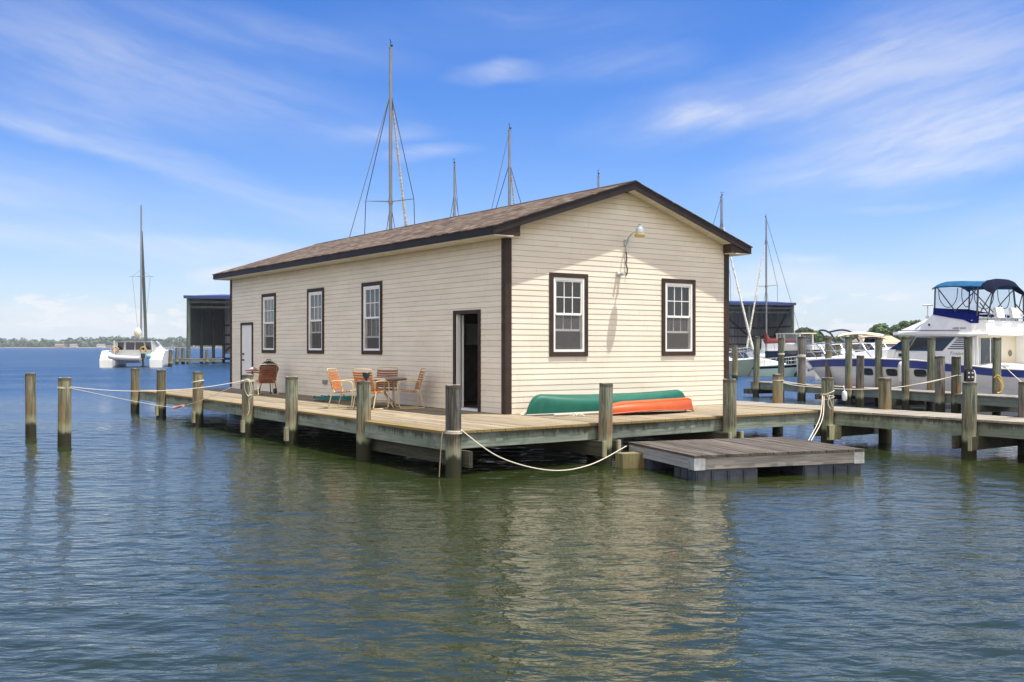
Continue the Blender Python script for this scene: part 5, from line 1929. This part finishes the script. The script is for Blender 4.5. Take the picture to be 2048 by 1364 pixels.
    ee = MB(); ee.tube([Vector(p) for p in hi2], .026, 6, True); ee.build('coaming_edge', GEL, fbo)
    kn = MB(); kn.ball((4.85, 1.40, 2.83), .04); kn.build('vent_cap', BLACK, fbo)
    def lettering(txt, size, parent, M, nm, shear=.2, sx=1.):
        tx = bpy.data.curves.new(nm, 'FONT'); tx.body = txt; tx.size = size; tx.extrude = .002; tx.shear = shear
        to = bpy.data.objects.new(nm, tx); COL.objects.link(to)
        me = bpy.data.meshes.new_from_object(to.evaluated_get(bpy.context.evaluated_depsgraph_get())); bpy.data.objects.remove(to)
        lt = bpy.data.objects.new(nm, me); COL.objects.link(lt); lt.parent = parent
        me.materials.clear(); me.materials.append(BLACK)
        lt.location, lt.rotation_euler, lt.scale = M[0], M[1], (sx, 1, 1)
    lettering('HPER 3010', .10, fbo, ((3.98, 1.452, 2.665), (R(75), 0, R(181))), 'lettering')
    lettering('Trojan', .15, house, ((4.12, 1.41, 1.80), (R(82), 0, R(180))), 'name_lettering', .3, 1.25)
    # blue weather cloth with a stepped lower edge
    bb = MB()
    def ring_at(dz, o):
        out = []
        for x, dzz in ((3.12, dz[0]), (3.36, dz[1]), (3.62, dz[2]), (4.1, dz[3]), (4.85, dz[4])):
            y = float(np.interp(x, [2.9, 3.35, 4.1, 4.85], [1.24, 1.36, 1.30, 1.12]))
            out.append((x, y + o, dzz))
        out += [(5.0, .5, dz[4]), (5.0, -.5, dz[4])] + [(x, -y, z) for x, y, z in out[::-1]]
        return out
    bb.loft([ring_at((2.86, 2.86, 2.98, 3.06, 3.19), .035), ring_at((3.14, 3.16, 3.19, 3.27, 3.43), .0)], False, False, False)
    bb.build('wind_cloth', BLUECAN, fbo)
    def canopy(xs, zs, hw, mat, nm, drop):
        t = MB(); secs = []
        E_ = (-1, -.97, -.88, -.6, -.3, 0, .3, .6, .88, .97, 1)
        for x, z, dr in zip(xs, zs, drop):
            secs.append([(x, hw * e, z - dr * abs(e) ** 5 - .05 * e * e) for e in E_])
        t.loft(secs, False, False)
        t.loft([[(p[0], p[1] * .985, p[2] - .03) for p in s_] for s_ in secs], False, False)
        t.tube([secs[0][k] for k in range(11)], .022, 5); t.tube([secs[-1][k] for k in range(11)], .022, 5)
        for k in (0, 10): t.tube([s_[k] for s_ in secs], .02, 5)
        return t.build(nm, mat, fbo)
    canopy([4.86, 4.80, 4.6, 4.2, 3.8, 3.4, 3.16], [4.24, 4.33, 4.37, 4.36, 4.33, 4.31, 4.33], 1.18, pbr('light_blue_canvas', (.014, .080, .175), .8, spec=.1, var=.2, vscale=4, bump=.012, bscale=5), 'front_canopy', [.12, .17, .18, .17, .16, .16, .2])
    canopy([3.14, 3.05, 2.97, 2.88, 2.80, 2.76], [4.34, 4.38, 4.37, 4.31, 4.21, 4.12], 1.05, NAVYCAN, 'rear_canopy', [.24, .34, .38, .36, .30, .22])
    PB = pbr('black_tube', (.02, .022, .03), .4)
    for sd in (1, -1):
        for p, q, r in (((4.78, 1.13, 4.10), (4.80, 1.13, 3.42), .026), ((4.70, 1.14, 4.12), (3.95, 1.28, 3.26), .02), ((3.22, 1.17, 4.10), (3.18, 1.32, 3.1), .03), ((3.25, 1.17, 4.02), (4.0, 1.27, 3.27), .018),
                        ((2.80, 1.02, 3.90), (2.88, 1.2, 2.95), .024), ((2.82, 1.02, 3.92), (3.15, 1.27, 3.12), .02), ((3.15, 1.2, 3.55), (2.72, 1.25, 3.02), .02)):
            fr = MB(); fr.tube([(p[0], sd * p[1], p[2]), (q[0], sd * q[1], q[2])], r, 6)
            fr.build('canopy_pole', PB, fbo)
    for sd in (1, -1):
        for xc, wd in ((4.28, .34), (3.58, .20)):
            zp = MB(); yy = lambda x, z: sd * float(np.interp(z, [3.2, 4.1], [np.interp(x, [3.2, 4.8], [1.33, 1.12]), 1.16]))
            pts = [(xc + wd, 4.08), (xc + wd * .95, 3.75), (xc + wd * .5, 3.50), (xc, 3.42), (xc - wd * .5, 3.47), (xc - wd * .95, 3.72), (xc - wd, 4.08)]
            zp.tube(smooth_path([(x, yy(x, z) + sd * .012, z) for x, z in pts]), .014, 5)
            zp.build('window_zip', pbr('navy_zip', (.02, .025, .05), .6), fbo)
        vin = MB()
        vin.poly([(4.80, sd * 1.13, 3.43), (4.78, sd * 1.13, 4.1), (3.22, sd * 1.17, 4.1), (3.18, sd * 1.32, 3.17), (4.1, sd * 1.27, 3.28)])
        vin.build('clear_vinyl', glass_mat('clear_vinyl', (.82, .85, .90), 1.3, .9), fbo)
    vin = MB(); vin.poly([(4.81, 1.12, 3.43), (4.80, 1.12, 4.15), (4.80, -1.12, 4.15), (4.81, -1.12, 3.43)])
    vin.build('clear_vinyl', glass_mat('clear_vinyl'), fbo)
    for y in (.45, -.6):
        se = MB(); se.box(2.98, 3.4, y - .24, y + .24, 2.80, 3.05); se.prism([(2.80, 3.05), (2.93, 3.05), (2.99, 3.38), (2.88, 3.40)], 'y', y - .24, y + .24)
        se.build('helm_seat', GEL, fbo)
    rl = MB()
    for z in (3.04, 3.16):
        rl.tube([(3.1, 1.3, z), (2.88, 1.24, z), (2.86, -1.24, z)], .016, 5)
    for y in (1.2, .7, 0, -.7, -1.2):
        rl.tube([(2.87, y, 2.92), (2.86, y, 3.16)], .014, 5)
    rl.tube(smooth_path([(2.86, -.95, 3.1), (2.6, -.95, 3.22), (2.42, -.95, 3.2), (2.36, -.95, 3.0)]), .02, 6)
    rl.tube(smooth_path([(2.86, -1.25, 3.1), (2.6, -1.25, 3.22), (2.42, -1.25, 3.2), (2.36, -1.25, 3.0)]), .02, 6)
    rl.build('flybridge_rail', STEEL, fbo)
    ld = MB()
    for y in (-.95, -1.27):
        ld.tube([(2.80, y, 2.60), (1.9, y, 1.0)], .022, 6)
    for k in range(7):
        q = (k + .5) / 7
        ld.tube([(2.80 - .9 * q, -.95, 2.60 - 1.6 * q), (2.80 - .9 * q, -1.27, 2.60 - 1.6 * q)], .018, 5)
    ld.build('ladder', STEEL, b)
    an = MB(); an.tube([(5.2, .9, 3.12), (5.2, .9, 3.5)], .018, 6); an.lathe([(.02, 0), (.17, .01), (.18, .035), (.1, .06), (.001, .07)], (5.2, .9, 3.5), 14); an.ball((5.2, .92, 3.12), .06)
    an.build('antenna', GEL, b)
    hn = MB(); hn.lathe([(.05, -.06), (.06, 0), (.05, .06)], (5.95, 1.40, 1.78), 10); hn.build('horn_light', BLACK, b)
    # bow rail leaning outwards, pulpit, anchor, cleats
    rl = MB()
    for sd in (1, -1):
        top = []
        for x in (7.1, 7.9, 8.7, 9.5, 10.2):
            px_, py_, pz_ = h.P(x / L, 0, sd)
            e = (px_ + .45, sd * max(.1, abs(py_) + .0), pz_ + .58)
            rl.tube([(px_, sd * max(.04, abs(py_) - .12), pz_), e], .018, 5); top.append(e)
        rl.tube(smooth_path(top + [(L + .45, sd * .2, sh(1) + .62)], 4), .020, 6)
        rl.tube(smooth_path([(a - .2, bb_, cc_ - .28) for a, bb_, cc_ in top] + [(L + .2, sd * .15, sh(1) + .32)], 4), .012, 5)
    rl.tube([(L + .45, .2, sh(1) + .62), (L + .45, -.2, sh(1) + .62)], .02, 6)
    rl.build('bow_rail', STEEL, b)
    pp = MB(); pp.box(L - .6, L + .35, -.2, .2, sh(1) - .02, sh(1) + .05); pp.build('bow_pulpit', GEL, b)
    ac = MB(); ac.tube([(L + .3, 0, sh(1) - .02), (L - .1, 0, sh(1) - .35)], .04, 6); ac.tube([(L - .3, .22, sh(1) - .3), (L - .1, 0, sh(1) - .42), (L - .3, -.22, sh(1) - .3)], .045, 6)
    ac.build('anchor', GALV, b)
    cl = MB(); cl.tube([(2.0, 1.52, 1.45), (2.3, 1.52, 1.45)], .03, 6); cl.box(2.1, 2.2, 1.48, 1.56, 1.34, 1.45); cl.build('cleat', GALV, b)
    co = MB(); co.box(.05, X0 - .05, -1.4, 1.4, .75, .8); co.build('cockpit_sole', GELGREY, b)
    ci = MB()
    for sd in (1, -1):
        ci.box(.05, X0 - .05, min(sd * 1.36, sd * 1.42), max(sd * 1.36, sd * 1.42), .8, 1.40)
    ci.box(.05, .12, -1.36, 1.36, .8, 1.38)
    split_build(ci, 'cockpit_side', GEL, b)
    # fender over the side
    fe = MB(); fe.lathe([(.03, 0), (.12, .05), (.16, .15), (.16, .62), (.12, .74), (.03, .8), (.02, .95), (.001, .96)], (0, 0, 0), 14)
    fo = h.P(5.65 / L, 0, 1, .10)
    one(fe, 'fender', pbr('worn_fender_vinyl', (.62, .60, .56), .5, var=.1, dirt=((.35, .3, .25), .6, 5)), 'large white fender hanging on the flybridge cruiser side', 'fender', T @ Vector((5.65, fo[1], .78)))
    ml = T @ Vector((2.1, 1.56, 1.43))
    rope('mooring_rope', [sag(ml, at(2060, 775, 27.0), .05)], 'white stern line of the cruiser at right edge', r=.012)


cruiser()


# ------------------------------------------------------------------ boat shed across the basin
def shed():
    A = at(377, 693, 120); B = at(1585, 693, 140)
    s = thing('boat_shed', 'long open-fronted boat shed with blue roof edge, behind the boathouse', 'boat shed')
    def P(f, d, z):   # f along front 0..1, d metres back
        return Vector((A.x + (B.x - A.x) * f, A.y + (B.y - A.y) * f + d, z))
    ZT = 8.15; D = 15.0
    BLUE = pbr('blue_metal_edge', (.018, .034, .15), .4, var=.1)
    CORR = pbr('corrugated_grey_wall', (.40, .41, .44), .6, .1, var=.35, vscale=1.0, stretch=(2.2, 2.2, .02))
    DARKW = pbr('dark_shed_timber', (.045, .05, .045), .8, var=.3, vscale=2)
    r = MB()
    r.loft([[P(-.004, -.5, ZT - .05), P(-.004, D, ZT + .9), P(-.004, D, ZT + .8), P(-.004, -.5, ZT - .15)], [P(1.004, -.5, ZT - .05), P(1.004, D, ZT + .9), P(1.004, D, ZT + .8), P(1.004, -.5, ZT - .15)]], True, True, False)
    ro = r.build('roof', BLUE, s)
    fz = MB(); fz.loft([[P(-.005, -.55, ZT), P(-.005, -.5, ZT), P(-.005, -.5, ZT - .36), P(-.005, -.55, ZT - .36)], [P(1.005, -.55, ZT), P(1.005, -.5, ZT), P(1.005, -.5, ZT - .36), P(1.005, -.55, ZT - .36)]], True, True, False)
    fz.build('fascia', BLUE, ro)
    for f in np.linspace(0, 1, 13):
        for d in ((0, 5, 10, 14.6) if f < .01 else (0, 14.6)):
            p = MB()
            rr = .24 if d == 0 else .2
            p.cyl(P(f, d, -1), P(f, d, ZT - .3 + d * .055), rr, rr * .9, 10)
            p.build('post', pbr('shed_post', (.085, .105, .085), .8, var=.4, vscale=3, stretch=(1, 1, .2)) if d == 0 else DARKW, s)
    g = MB()
    for z, dd in ((ZT - .75, .0), (ZT - 1.35, .35)):
        g.beam(P(0, dd, z), P(1, dd, z), .12, .28)
    for f in np.linspace(0, 1, 13):
        g.beam(P(f, 0, ZT - .7), P(f, D, ZT + .1), .14, .3)
    g.beam(P(.004, -.2, ZT - .4), P(.14, 2.0, ZT - 1.6), .12, .18)
    split_build(g, 'truss', DARKW, s)
    w = MB()
    n = 300
    for i in range(n):
        f0, f1 = i / n, (i + 1) / n
        k = .04 if i % 2 else 0
        w.poly([P(f0, D - .3 + k, 1.1), P(f1, D - .3 + (.04 - k), 1.1), P(f1, D - .3 + (.04 - k), ZT + .7), P(f0, D - .3 + k, ZT + .7)])
    w.build('back_wall', CORR, s)
    for f in (.0, 1.0):
        e = MB()
        m_ = 40
        for i in range(m_):
            a, c = D * i / m_, D * (i + 1) / m_
            e.poly([P(f, a, 1.1 if f else 2.2), P(f, c, 1.1 if f else 2.2), P(f, c, ZT + .0 + c * .055), P(f, a, ZT - .1 + a * .055)])
        e.build('end_wall', CORR if f else DARKW, s)  # left end coloured dark to paint in the shed's dim interior
    gi = MB()
    for z in (2.4, 3.6, 4.9):
        gi.beam(P(0, D - .45, z), P(1, D - .45, z), .1, .22)
        gi.beam(P(.998, 0, z), P(.998, D - .4, z), .1, .2)
    for k in range(12):
        f0, f1 = k / 12, (k + 1) / 12
        gi.beam(P(f0, D - .5, 6.6) if k % 2 else P(f0, D - .5, 1.3), P(f1, D - .5, 1.3) if k % 2 else P(f1, D - .5, 6.6), .1, .22)
    gi.beam(P(.997, 1, 7.4), P(.997, D - 1, 1.4), .12, .24)
    split_build(gi, 'girt', DARKW, s)
    fl = MB()
    fl.beam(P(.0, .6, .45), P(.0, D, .45), 1.2, .3); fl.beam(P(0, D - 1, .45), P(1, D - 1, .45), 1.2, .3)
    split_build(fl, 'shed_walkway', DARKW, s)
    for (f, dy, lab) in ((.055, 4.5, 'white cruiser berthed inside the shed, seen past the house corner'), ):
        pp = P(f, dy, 0)
        powerboat(lab, (pp.x, pp.y), (-.2, -.98), 9, GEL, 1.5, .6, (.2, .9, 1.0), True, None, None, BLUECAN, True)
    fp = thing('finger_pier', 'small finger pier with posts at the left end of the shed', 'pier', (A.x, A.y, 0), 0)
    m = MB(); planks(m, -2.1, 4.5, -2.2, -1.0, .62, .68, .3, .02, 3, random.Random(4)); m.build('deck_boards', MATS['grey_pier_boards'], fp)
    m = MB(); m.box(-2.1, 4.5, -2.2, -2.12, .3, .615); m.build('edge_board', MATS['green_treated_fascia_long'], fp)
    for px, top, Y in ((340.5, 1.75, 104), (354, 1.9, 117.5), (366, 1.9, 118.5), (414, 1.7, 117)):
        q = at(px, 693, Y)
        piling(q, top, {340.5: 'dark piling just right of the catamaran', 354: 'brown post on the small pier left of the shed', 366: 'reddish post on the small pier nearest the shed', 414: 'pale post standing inside the shed mouth'}[px], 'posts by the boat shed', .2, PILE_GREY if px < 350 else PILE_TAN)


shed()


# ------------------------------------------------------------------ catamaran
def catamaran():
    c0 = at(262, 693, 100)
    rz = math.atan2(1, -.19)
    b = thing('catamaran', 'white sailing catamaran at anchor with a dinghy slung at its stern', 'catamaran', (c0.x, c0.y, 0), rz)
    L = 11.0
    sh = lambda t: 1.5 + .1 * t
    for sd in (1, -1):
        h = Hull(L, 1.55, lambda t: (.75 + .9 * min(1, t / .12)) if t < .12 else 1.65 + .1 * t, rake=.4, stern=.8, flare=.15, fine=2.0)
        mb = h.topsides()
        mb.v = [(x, y + sd * 2.35, z) for x, y, z in mb.v]
        mb.build('hull', GEL, b)
        d = h.deck()
        d.v = [(x, y + sd * 2.35, z) for x, y, z in d.v]
        d.build('deck', GEL, b)
        wn = MB()
        for t0, t1 in ((.60, .66), (.68, .74)):
            wn.poly([(a, y + sd * 2.35, z) for a, y, z in (h.P(t0, .22, sd, .012), h.P(t1, .22, sd, .012), h.P(t1, .08, sd, .012), h.P(t0, .08, sd, .012))])
        wn.build('hull_window', DGLASS, b)
    m = MB(); m.box(1.2, 8.2, -1.75, 1.75, .95, 1.45); m.build('bridge_deck', GEL, b)
    cab = MB()
    lo = [(1.9, -2.3, 1.45), (1.9, 2.3, 1.45), (6.5, 2.5, 1.6), (8.0, 0, 1.6), (6.5, -2.5, 1.6)]
    up = [(1.9, -1.9, 2.60), (1.9, 1.9, 2.60), (5.4, 1.65, 2.66), (6.2, 0, 2.66), (5.4, -1.65, 2.66)]
    cab.loft([lo, up], True, True, False)
    co = cab.build('cabin', GEL, b)
    g = MB()
    for y0, y1 in ((-1.65, -1.1), (-.95, -.1), (.0, .85), (1.05, 1.65)):
        g.poly([(1.88, y0, 1.75), (1.88, y1, 1.75), (1.88, y1 * .95, 2.50), (1.88, y0 * .95, 2.50)])
    for sd in (1, -1):
        g.poly([(2.6, sd * 2.2, 1.9), (5.9, sd * 2.26, 1.95), (5.2, sd * 1.90, 2.4), (2.6, sd * 2.02, 2.4)])
    g.build('window', DGLASS, co)
    ht = MB(); ht.box(.9, 4.4, -2.3, 2.1, 2.69, 2.75); ht.build('hardtop', pbr('dark_solar_top', (.02, .022, .025), .3), b)
    ps = MB()
    for y in (-1.9, 1.75):
        ps.cyl((.9, y, 1.4), (.6, y * .97, 2.64), .06, n=8); ps.cyl((2.2, y, 1.4), (2.5, y * .97, 2.64), .05, n=8)
    split_build(ps, 'top_strut', GEL, b)
    for y in (-1.0, 1.65):
        lb = MB()
        lb.M = Matrix.Translation((.95, y, 1.75)) @ Matrix.Rotation(R(90), 4, 'Y')
        lb.tube([(.27 * math.cos(a), .27 * math.sin(a), 0) for a in np.linspace(.6, 5.7, 16)], .085, 8)
        lb.build('horseshoe_buoy', pbr('yellow_foam', (.40, .23, .04), .6), b)
    # rails
    rl = MB()
    for sd in (1, -1):
        pts = [(x, sd * 2.9, 2.15) for x in (1.2, 3, 5, 7, 9)]
        for p in pts: rl.tube([p, (p[0], p[1], 1.6)], .02, 5)
        rl.tube(pts, .018, 5)
    rl.build('guard_rail', STEEL, b)
    xm = 5.2
    YM = -.1
    zt = HC + (HZ - 410) / F * (c0.y + xm)
    ma = MB(); ma.tube([(xm, YM, 2.6), (xm, YM, zt)], [.11, .08], 10); mo = ma.build('mast', ALU, b)
    sp = MB(); sp.tube([(xm, YM + 1.2, 9.4), (xm + .1, YM, 9.4), (xm, YM - 1.2, 9.4)], .03, 6); sp.build('spreader', ALU, mo)
    fj = MB()
    a = at(283.5, 462, c0.y + xm + .5); q = at(292, 683, c0.y + 8.5)
    inv = (Matrix.Translation(b.location) @ Matrix.Rotation(rz, 4, 'Z')).inverted()
    fj.tube([inv @ a, inv @ a.lerp(q, .5), inv @ q], [.09, .16, .17], 8)
    fj.build('furled_jib', pbr('grey_green_sailcover', (.10, .12, .11), .8), b)
    rg = MB(); rg.tube([(xm, YM, zt - .2), inv @ a], .02, 5)
    for sd in (1, -1): rg.tube([(xm, YM, zt * .6), (xm + .1, YM + sd * .9, 9.4), (xm, YM + sd * .25, 3)], .012, 5)
    rg.build('rigging', WIRE, b)
    sc = MB(); cc = inv @ at(276, 667, c0.y + 3)
    sc.ball((cc.x, cc.y, cc.z), .46, .75, .8, 1.3, 12); sc.ball((cc.x, cc.y - .12, cc.z - .35), .3, .8, .8, 1.3, 10); sc.build('sail_bundle', pbr('cream_sailcloth', (.62, .58, .47), .85, var=.15), b)
    bm = MB(); bm.tube([(xm - .1, YM, 3.2), (cc.x - .2, cc.y, cc.z - .5)], .07, 8); bm.build('boom', ALU, b)
    # dinghy slung under the stern davits
    dp = at(252, 716, 98.6)
    dg = thing('dinghy', 'grey inflatable dinghy with outboard hanging across the catamaran stern', 'dinghy', (dp.x, dp.y, dp.z - .1), R(4))
    t = MB()
    pts = [(-1.45, .0, .28), (-1.35, .45, .22), (-.8, .62, .15), (.4, .65, .08), (1.5, .6, .06)]
    pl = pts[::-1] + [(x, -y, z) for x, y, z in pts[1:]]
    t.tube(smooth_path(pl, 4), .23, 10)
    t.build('tube', pbr('grey_hypalon', (.42, .43, .46), .5), dg)
    hl = MB(); secs = []
    for i in range(9):
        q = i / 8; x = -1.3 + 2.7 * q
        w = .5 * math.sin(min(1, q * 2.2 + .15) * math.pi / 2)
        secs.append([(x, -w, .0), (x, -w * .5, -.28 * min(1, q * 3 + .1)), (x, 0, -.38 * min(1, q * 3 + .1)), (x, w * .5, -.28 * min(1, q * 3 + .1)), (x, w, .0)])
    hl.loft(secs); hl.build('floor', pbr('grey_dinghy_floor', (.33, .33, .34), .5), dg)
    om = MB(); om.box(1.45, 1.85, -.16, .16, .1, .55); om.box(1.55, 1.72, -.08, .08, -.7, .1); om.box(1.45, 1.9, -.05, .05, -.8, -.68)
    om.build('outboard', BLACK, dg)
    tq = MB(); tq.ball((2.15, .1, .25), .24, 1, .8, 1); tq.build('turquoise_bag', pbr('turquoise_cloth', (.12, .42, .48), .7), dg)


catamaran()


# ------------------------------------------------------------------ land, trees, houses
def leaf_mat(name, c1, c2):
    m = bpy.data.materials.new(name)
    m.use_nodes = True
    n = NT(m.node_tree)
    b = n.node('ShaderNodeBsdfPrincipled')
    o = n.node('ShaderNodeOutputMaterial')
    n.l.new(b.outputs[0], o.inputs[0])
    t = n.node('ShaderNodeAttribute', attribute_name='tone').outputs['Fac']
    rnd = n.node('ShaderNodeObjectInfo').outputs['Random']
    c = n.mix(t, c1, c2)
    k = n.maprange(rnd, 0, 1, .8, 1.2, smooth=False)
    c = n.mix(1., c, n.comb(k, k, k), 'MULTIPLY')
    n.put(b.inputs['Base Color'], c)
    b.inputs['Roughness'].default_value = .7
    b.inputs['Specular IOR Level'].default_value = .2
    return m


LEAF = leaf_mat('broadleaf', (.035, .065, .018), (.085, .14, .035))
LEAFD = leaf_mat('dark_evergreen_leaf', (.022, .045, .018), (.05, .085, .03))
FARLEAF = leaf_mat('far_shore_leaf', (.028, .052, .020), (.07, .11, .04))
BARK = pbr('bark', (.10, .08, .06), .9, var=.3)


def clump_faces(mb, c, r, n, size, rr, flat=.8):
    """leafy tufts scattered through the outer shell of an ellipsoid"""
    for _ in range(n):
        while True:
            d = Vector((rr.uniform(-1, 1), rr.uniform(-1, 1), rr.uniform(-1, 1)))
            if .05 < d.length < 1: break
        d.normalize()
        rad = r * rr.uniform(.62, 1.04)
        p = Vector(c) + Vector((d.x * rad, d.y * rad, d.z * rad * flat))
        u = Vector((rr.uniform(-1, 1), rr.uniform(-1, 1), rr.uniform(-.6, .6))).normalized()
        nrm = (d + Vector((rr.uniform(-.6, .6), rr.uniform(-.6, .6), rr.uniform(-.2, .9)))).normalized()
        u = (u - nrm * u.dot(nrm))
        if u.length < .05: continue
        u.normalize(); w = nrm.cross(u)
        s = size * rr.uniform(.6, 1.35)
        pts = [p + u * s, p + (u * .3 + w * .8) * s, p - u * s * .9 + w * .2 * s, p - (u * .25 + w * .75) * s]
        mb._add(pts, [(0, 1, 2, 3)], False, rr.random())


def make_tree(name, Hh, W, mat, seed, n_clump=16, leaves=130, size=.45):
    rr = random.Random(seed)
    root = thing(name, '', 'tree')
    t = MB()
    t.tube(smooth_path([(0, 0, -.3), (.05 * Hh * .2, 0, Hh * .2), (0, .1, Hh * .45), (.1, 0, Hh * .75)], 3), [.035 * Hh * (1 - i / 12) + .03 for i in range(10)], 8)
    for k in range(7):
        a = rr.random() * 6.28; z = Hh * rr.uniform(.25, .55)
        t.tube(smooth_path([(0, 0, z), (W * .2 * math.cos(a), W * .2 * math.sin(a), z + Hh * .12), (W * .38 * math.cos(a), W * .38 * math.sin(a), z + Hh * .22)], 3), [.015 * Hh * (1 - i / 8) + .02 for i in range(7)], 6)
    t.build('trunk', BARK, root)
    m = MB()
    for k in range(n_clump):
        q = rr.random()
        a = rr.random() * 6.28
        z = Hh * (.30 + .60 * q)
        rad = W / 2 * (.25 + .75 * math.sin(math.pi * min(1, .18 + q * .80)) ** .8) * rr.uniform(.25, .85)
        cr = W * rr.uniform(.16, .28) * (1.1 - .4 * q)
        clump_faces(m, (rad * math.cos(a), rad * math.sin(a), z), cr, leaves, size, rr)
    m.build('crown', mat, root)
    return root


land = MB()
land.poly([(38, 176, .9), (600, 150, .9), (900, 620, .9), (150, 640, .9), (45, 300, .9)])
land.poly([(38, 176, .9), (38, 176, -1), (600, 150, -1), (600, 150, .9)])
land.poly([(45, 300, .9), (45, 300, -1), (38, 176, -1), (38, 176, .9)])
tag(land.build('near_shore', pbr('grassy_ground', (.07, .10, .035), .9, var=.3, vscale=.05)), kind='structure')
protoA = make_tree('broadleaf_tree', 10, 9, LEAF, 1, 20, 170, .5)
protoB = make_tree('broadleaf_tree', 11, 8, LEAFD, 2, 18, 160, .5)
protoC = make_tree('broadleaf_tree', 8.5, 9, LEAF, 3, 16, 160, .5)
spots = [  # px, top row, Y, proto, label
    (1592, 662, 235, 1, 'dark tree half hidden by the shed right end'), (1612, 650, 240, 1, 'dark round tree just right of the shed'), (1632, 662, 238, 0, 'tree behind the cream pilothouse boat'),
    (1655, 668, 300, 1, 'low dark tree behind the black canvas arch, left side'), (1682, 669, 305, 2, 'low tree under the black canvas arch'), (1708, 667, 310, 0, 'low tree right of the black canvas arch'),
    (1738, 664, 245, 2, 'small bright tree left of the tall tree group'), (1760, 648, 240, 0, 'tall tree left of the flybridge cruiser, first of the group'), (1782, 652, 250, 1, 'dark tree behind the beige-top boat'), (1805, 643, 238, 0, 'tallest bright tree left of the flybridge cruiser'),
    (1832, 643, 246, 2, 'bright tree touching the cruiser sloping front'), (1858, 650, 250, 0, 'tree behind the cruiser flybridge front'), (1900, 655, 255, 1, 'tree hidden behind the cruiser'), (1975, 660, 260, 2, 'tree hidden behind the flybridge'), (2040, 655, 235, 1, 'tree at the right edge behind the cruiser ladder'), (2075, 652, 240, 0, 'tree outside the right frame edge'),
]
used = [False] * 3
for px, top, Y, k, lab in spots:
    pr = (protoA, protoB, protoC)[k]
    hgt = (10, 11, 8.5)[k]
    o = pr if not used[k] else copy_tree(pr)
    used[k] = True
    p = at(px, top, Y)
    sc = (p.z - .9) / (hgt * .99)
    o.location = (p.x, p.y, .9)
    o.rotation_euler = (0, 0, random.uniform(0, 6))
    o.scale = (sc * random.uniform(.95, 1.2),) * 2 + (sc,)
    tag(o, lab, 'tree', 'trees on the near shore')

# tan-roofed house between the trees
hp = at(1752, 693, 178)
hs = thing('house', 'low tan-roofed house on the shore left of the cruiser', 'house', (hp.x, hp.y, .9), R(8))
m = MB(); m.box(-3.4, 3.4, -2.5, 2.5, 0, 1.7); wall_o = m.build('wall', pbr('tan_house_wall', (.5, .44, .36), .8), hs)
m = MB(); m.prism([(-3.3, 1.65), (3.3, 1.65), (0, 3.1)], 'x', -3.9, 3.9)
m.v = [(x * (1 - .28 * max(0, (z - 1.65) / 1.45)), y, z) for x, y, z in m.v]
m.build('roof', pbr('tan_roof', (.42, .30, .20), .8, var=.1), hs)
for x in (-2.2, .2, 2.2):
    m = MB(); m.box(x - .5, x + .5, -2.53, -2.505, .5, 1.3); m.build('window', DGLASS, hs)


def far_shore():
    rr = random.Random(31)
    g = MB()
    n = 60
    xs = np.linspace(-1500, 1600, n)
    secs = []
    for x in xs:
        y = 1480 + 60 * math.sin(x * .004) - .10 * x * 0
        secs.append([(x, y, -1), (x, y, .6), (x, y + 40, 2.0), (x, y + 400, 4.0)])
    g.loft(secs, False, False, True)
    tag(g.build('far_shore', pbr('sandy_bank', (.30, .25, .17), .9, var=.4, vscale=.01)), kind='structure')
    m = MB()
    x = -1400
    while x < 1500:
        y = 1495 + 60 * math.sin(x * .004)
        hgt = 11.5 + 2.2 * math.sin(x * .011) + 1.6 * math.sin(x * .031 + 1) + rr.uniform(-2.0, 2.2)
        if rr.random() < .05: hgt += 3
        w = rr.uniform(9, 17)
        for row in range(2):
            for k in range(3):
                cz = hgt * (.28 + .26 * k)
                clump_faces(m, (x + rr.uniform(-5, 5), y + row * 14 + rr.uniform(-4, 4), cz + 1), w * rr.uniform(.34, .5), 20, 2.3, rr, .75)
        x += w * .42
    tag(m.build('far_shore_woods', FARLEAF), kind='stuff')
    # a few waterside houses on the far bank
    for px, w, c, lab in ((120, 12, (.5, .3, .2), 'brick-coloured house on the far shore'), (148, 9, (.6, .55, .45), 'pale house on the far shore beside the brick-coloured one'), (202, 10, (.75, .74, .7), 'white house on the far shore left of the catamaran')):
        p = at(px, 693, 1478 + 60 * math.sin((px - 1024) / F * 1480 * .004))
        h = thing('house', lab, 'house', (p.x, p.y, .5), .1)
        q = MB(); q.box(-w / 2, w / 2, -4, 4, 0, 3.2); q.build('wall', pbr('far_wall_%d' % px, c, .8), h)
        q = MB(); q.prism([(-4.6, 3.2), (4.6, 3.2), (0, 5.4)], 'x', -w / 2 - .5, w / 2 + .5); q.build('roof', pbr('far_roof', (.16, .12, .11), .9), h)


far_shore()


def haze():
    m = bpy.data.materials.new('thin_haze')
    m.use_nodes = True
    n = NT(m.node_tree)
    v = n.node('ShaderNodeVolumePrincipled')
    v.inputs['Color'].default_value = (.80, .88, 1.0, 1)
    v.inputs['Density'].default_value = .00016
    o = n.node('ShaderNodeOutputMaterial')
    n.l.new(v.outputs[0], o.inputs['Volume'])
    b = MB(); b.box(-9100, 9100, -9100, 9100, -6, 24)
    tag(b.build('haze', m), kind='stuff')


USE_HAZE = True
if USE_HAZE:
    haze()
print('objects', len(bpy.data.objects))
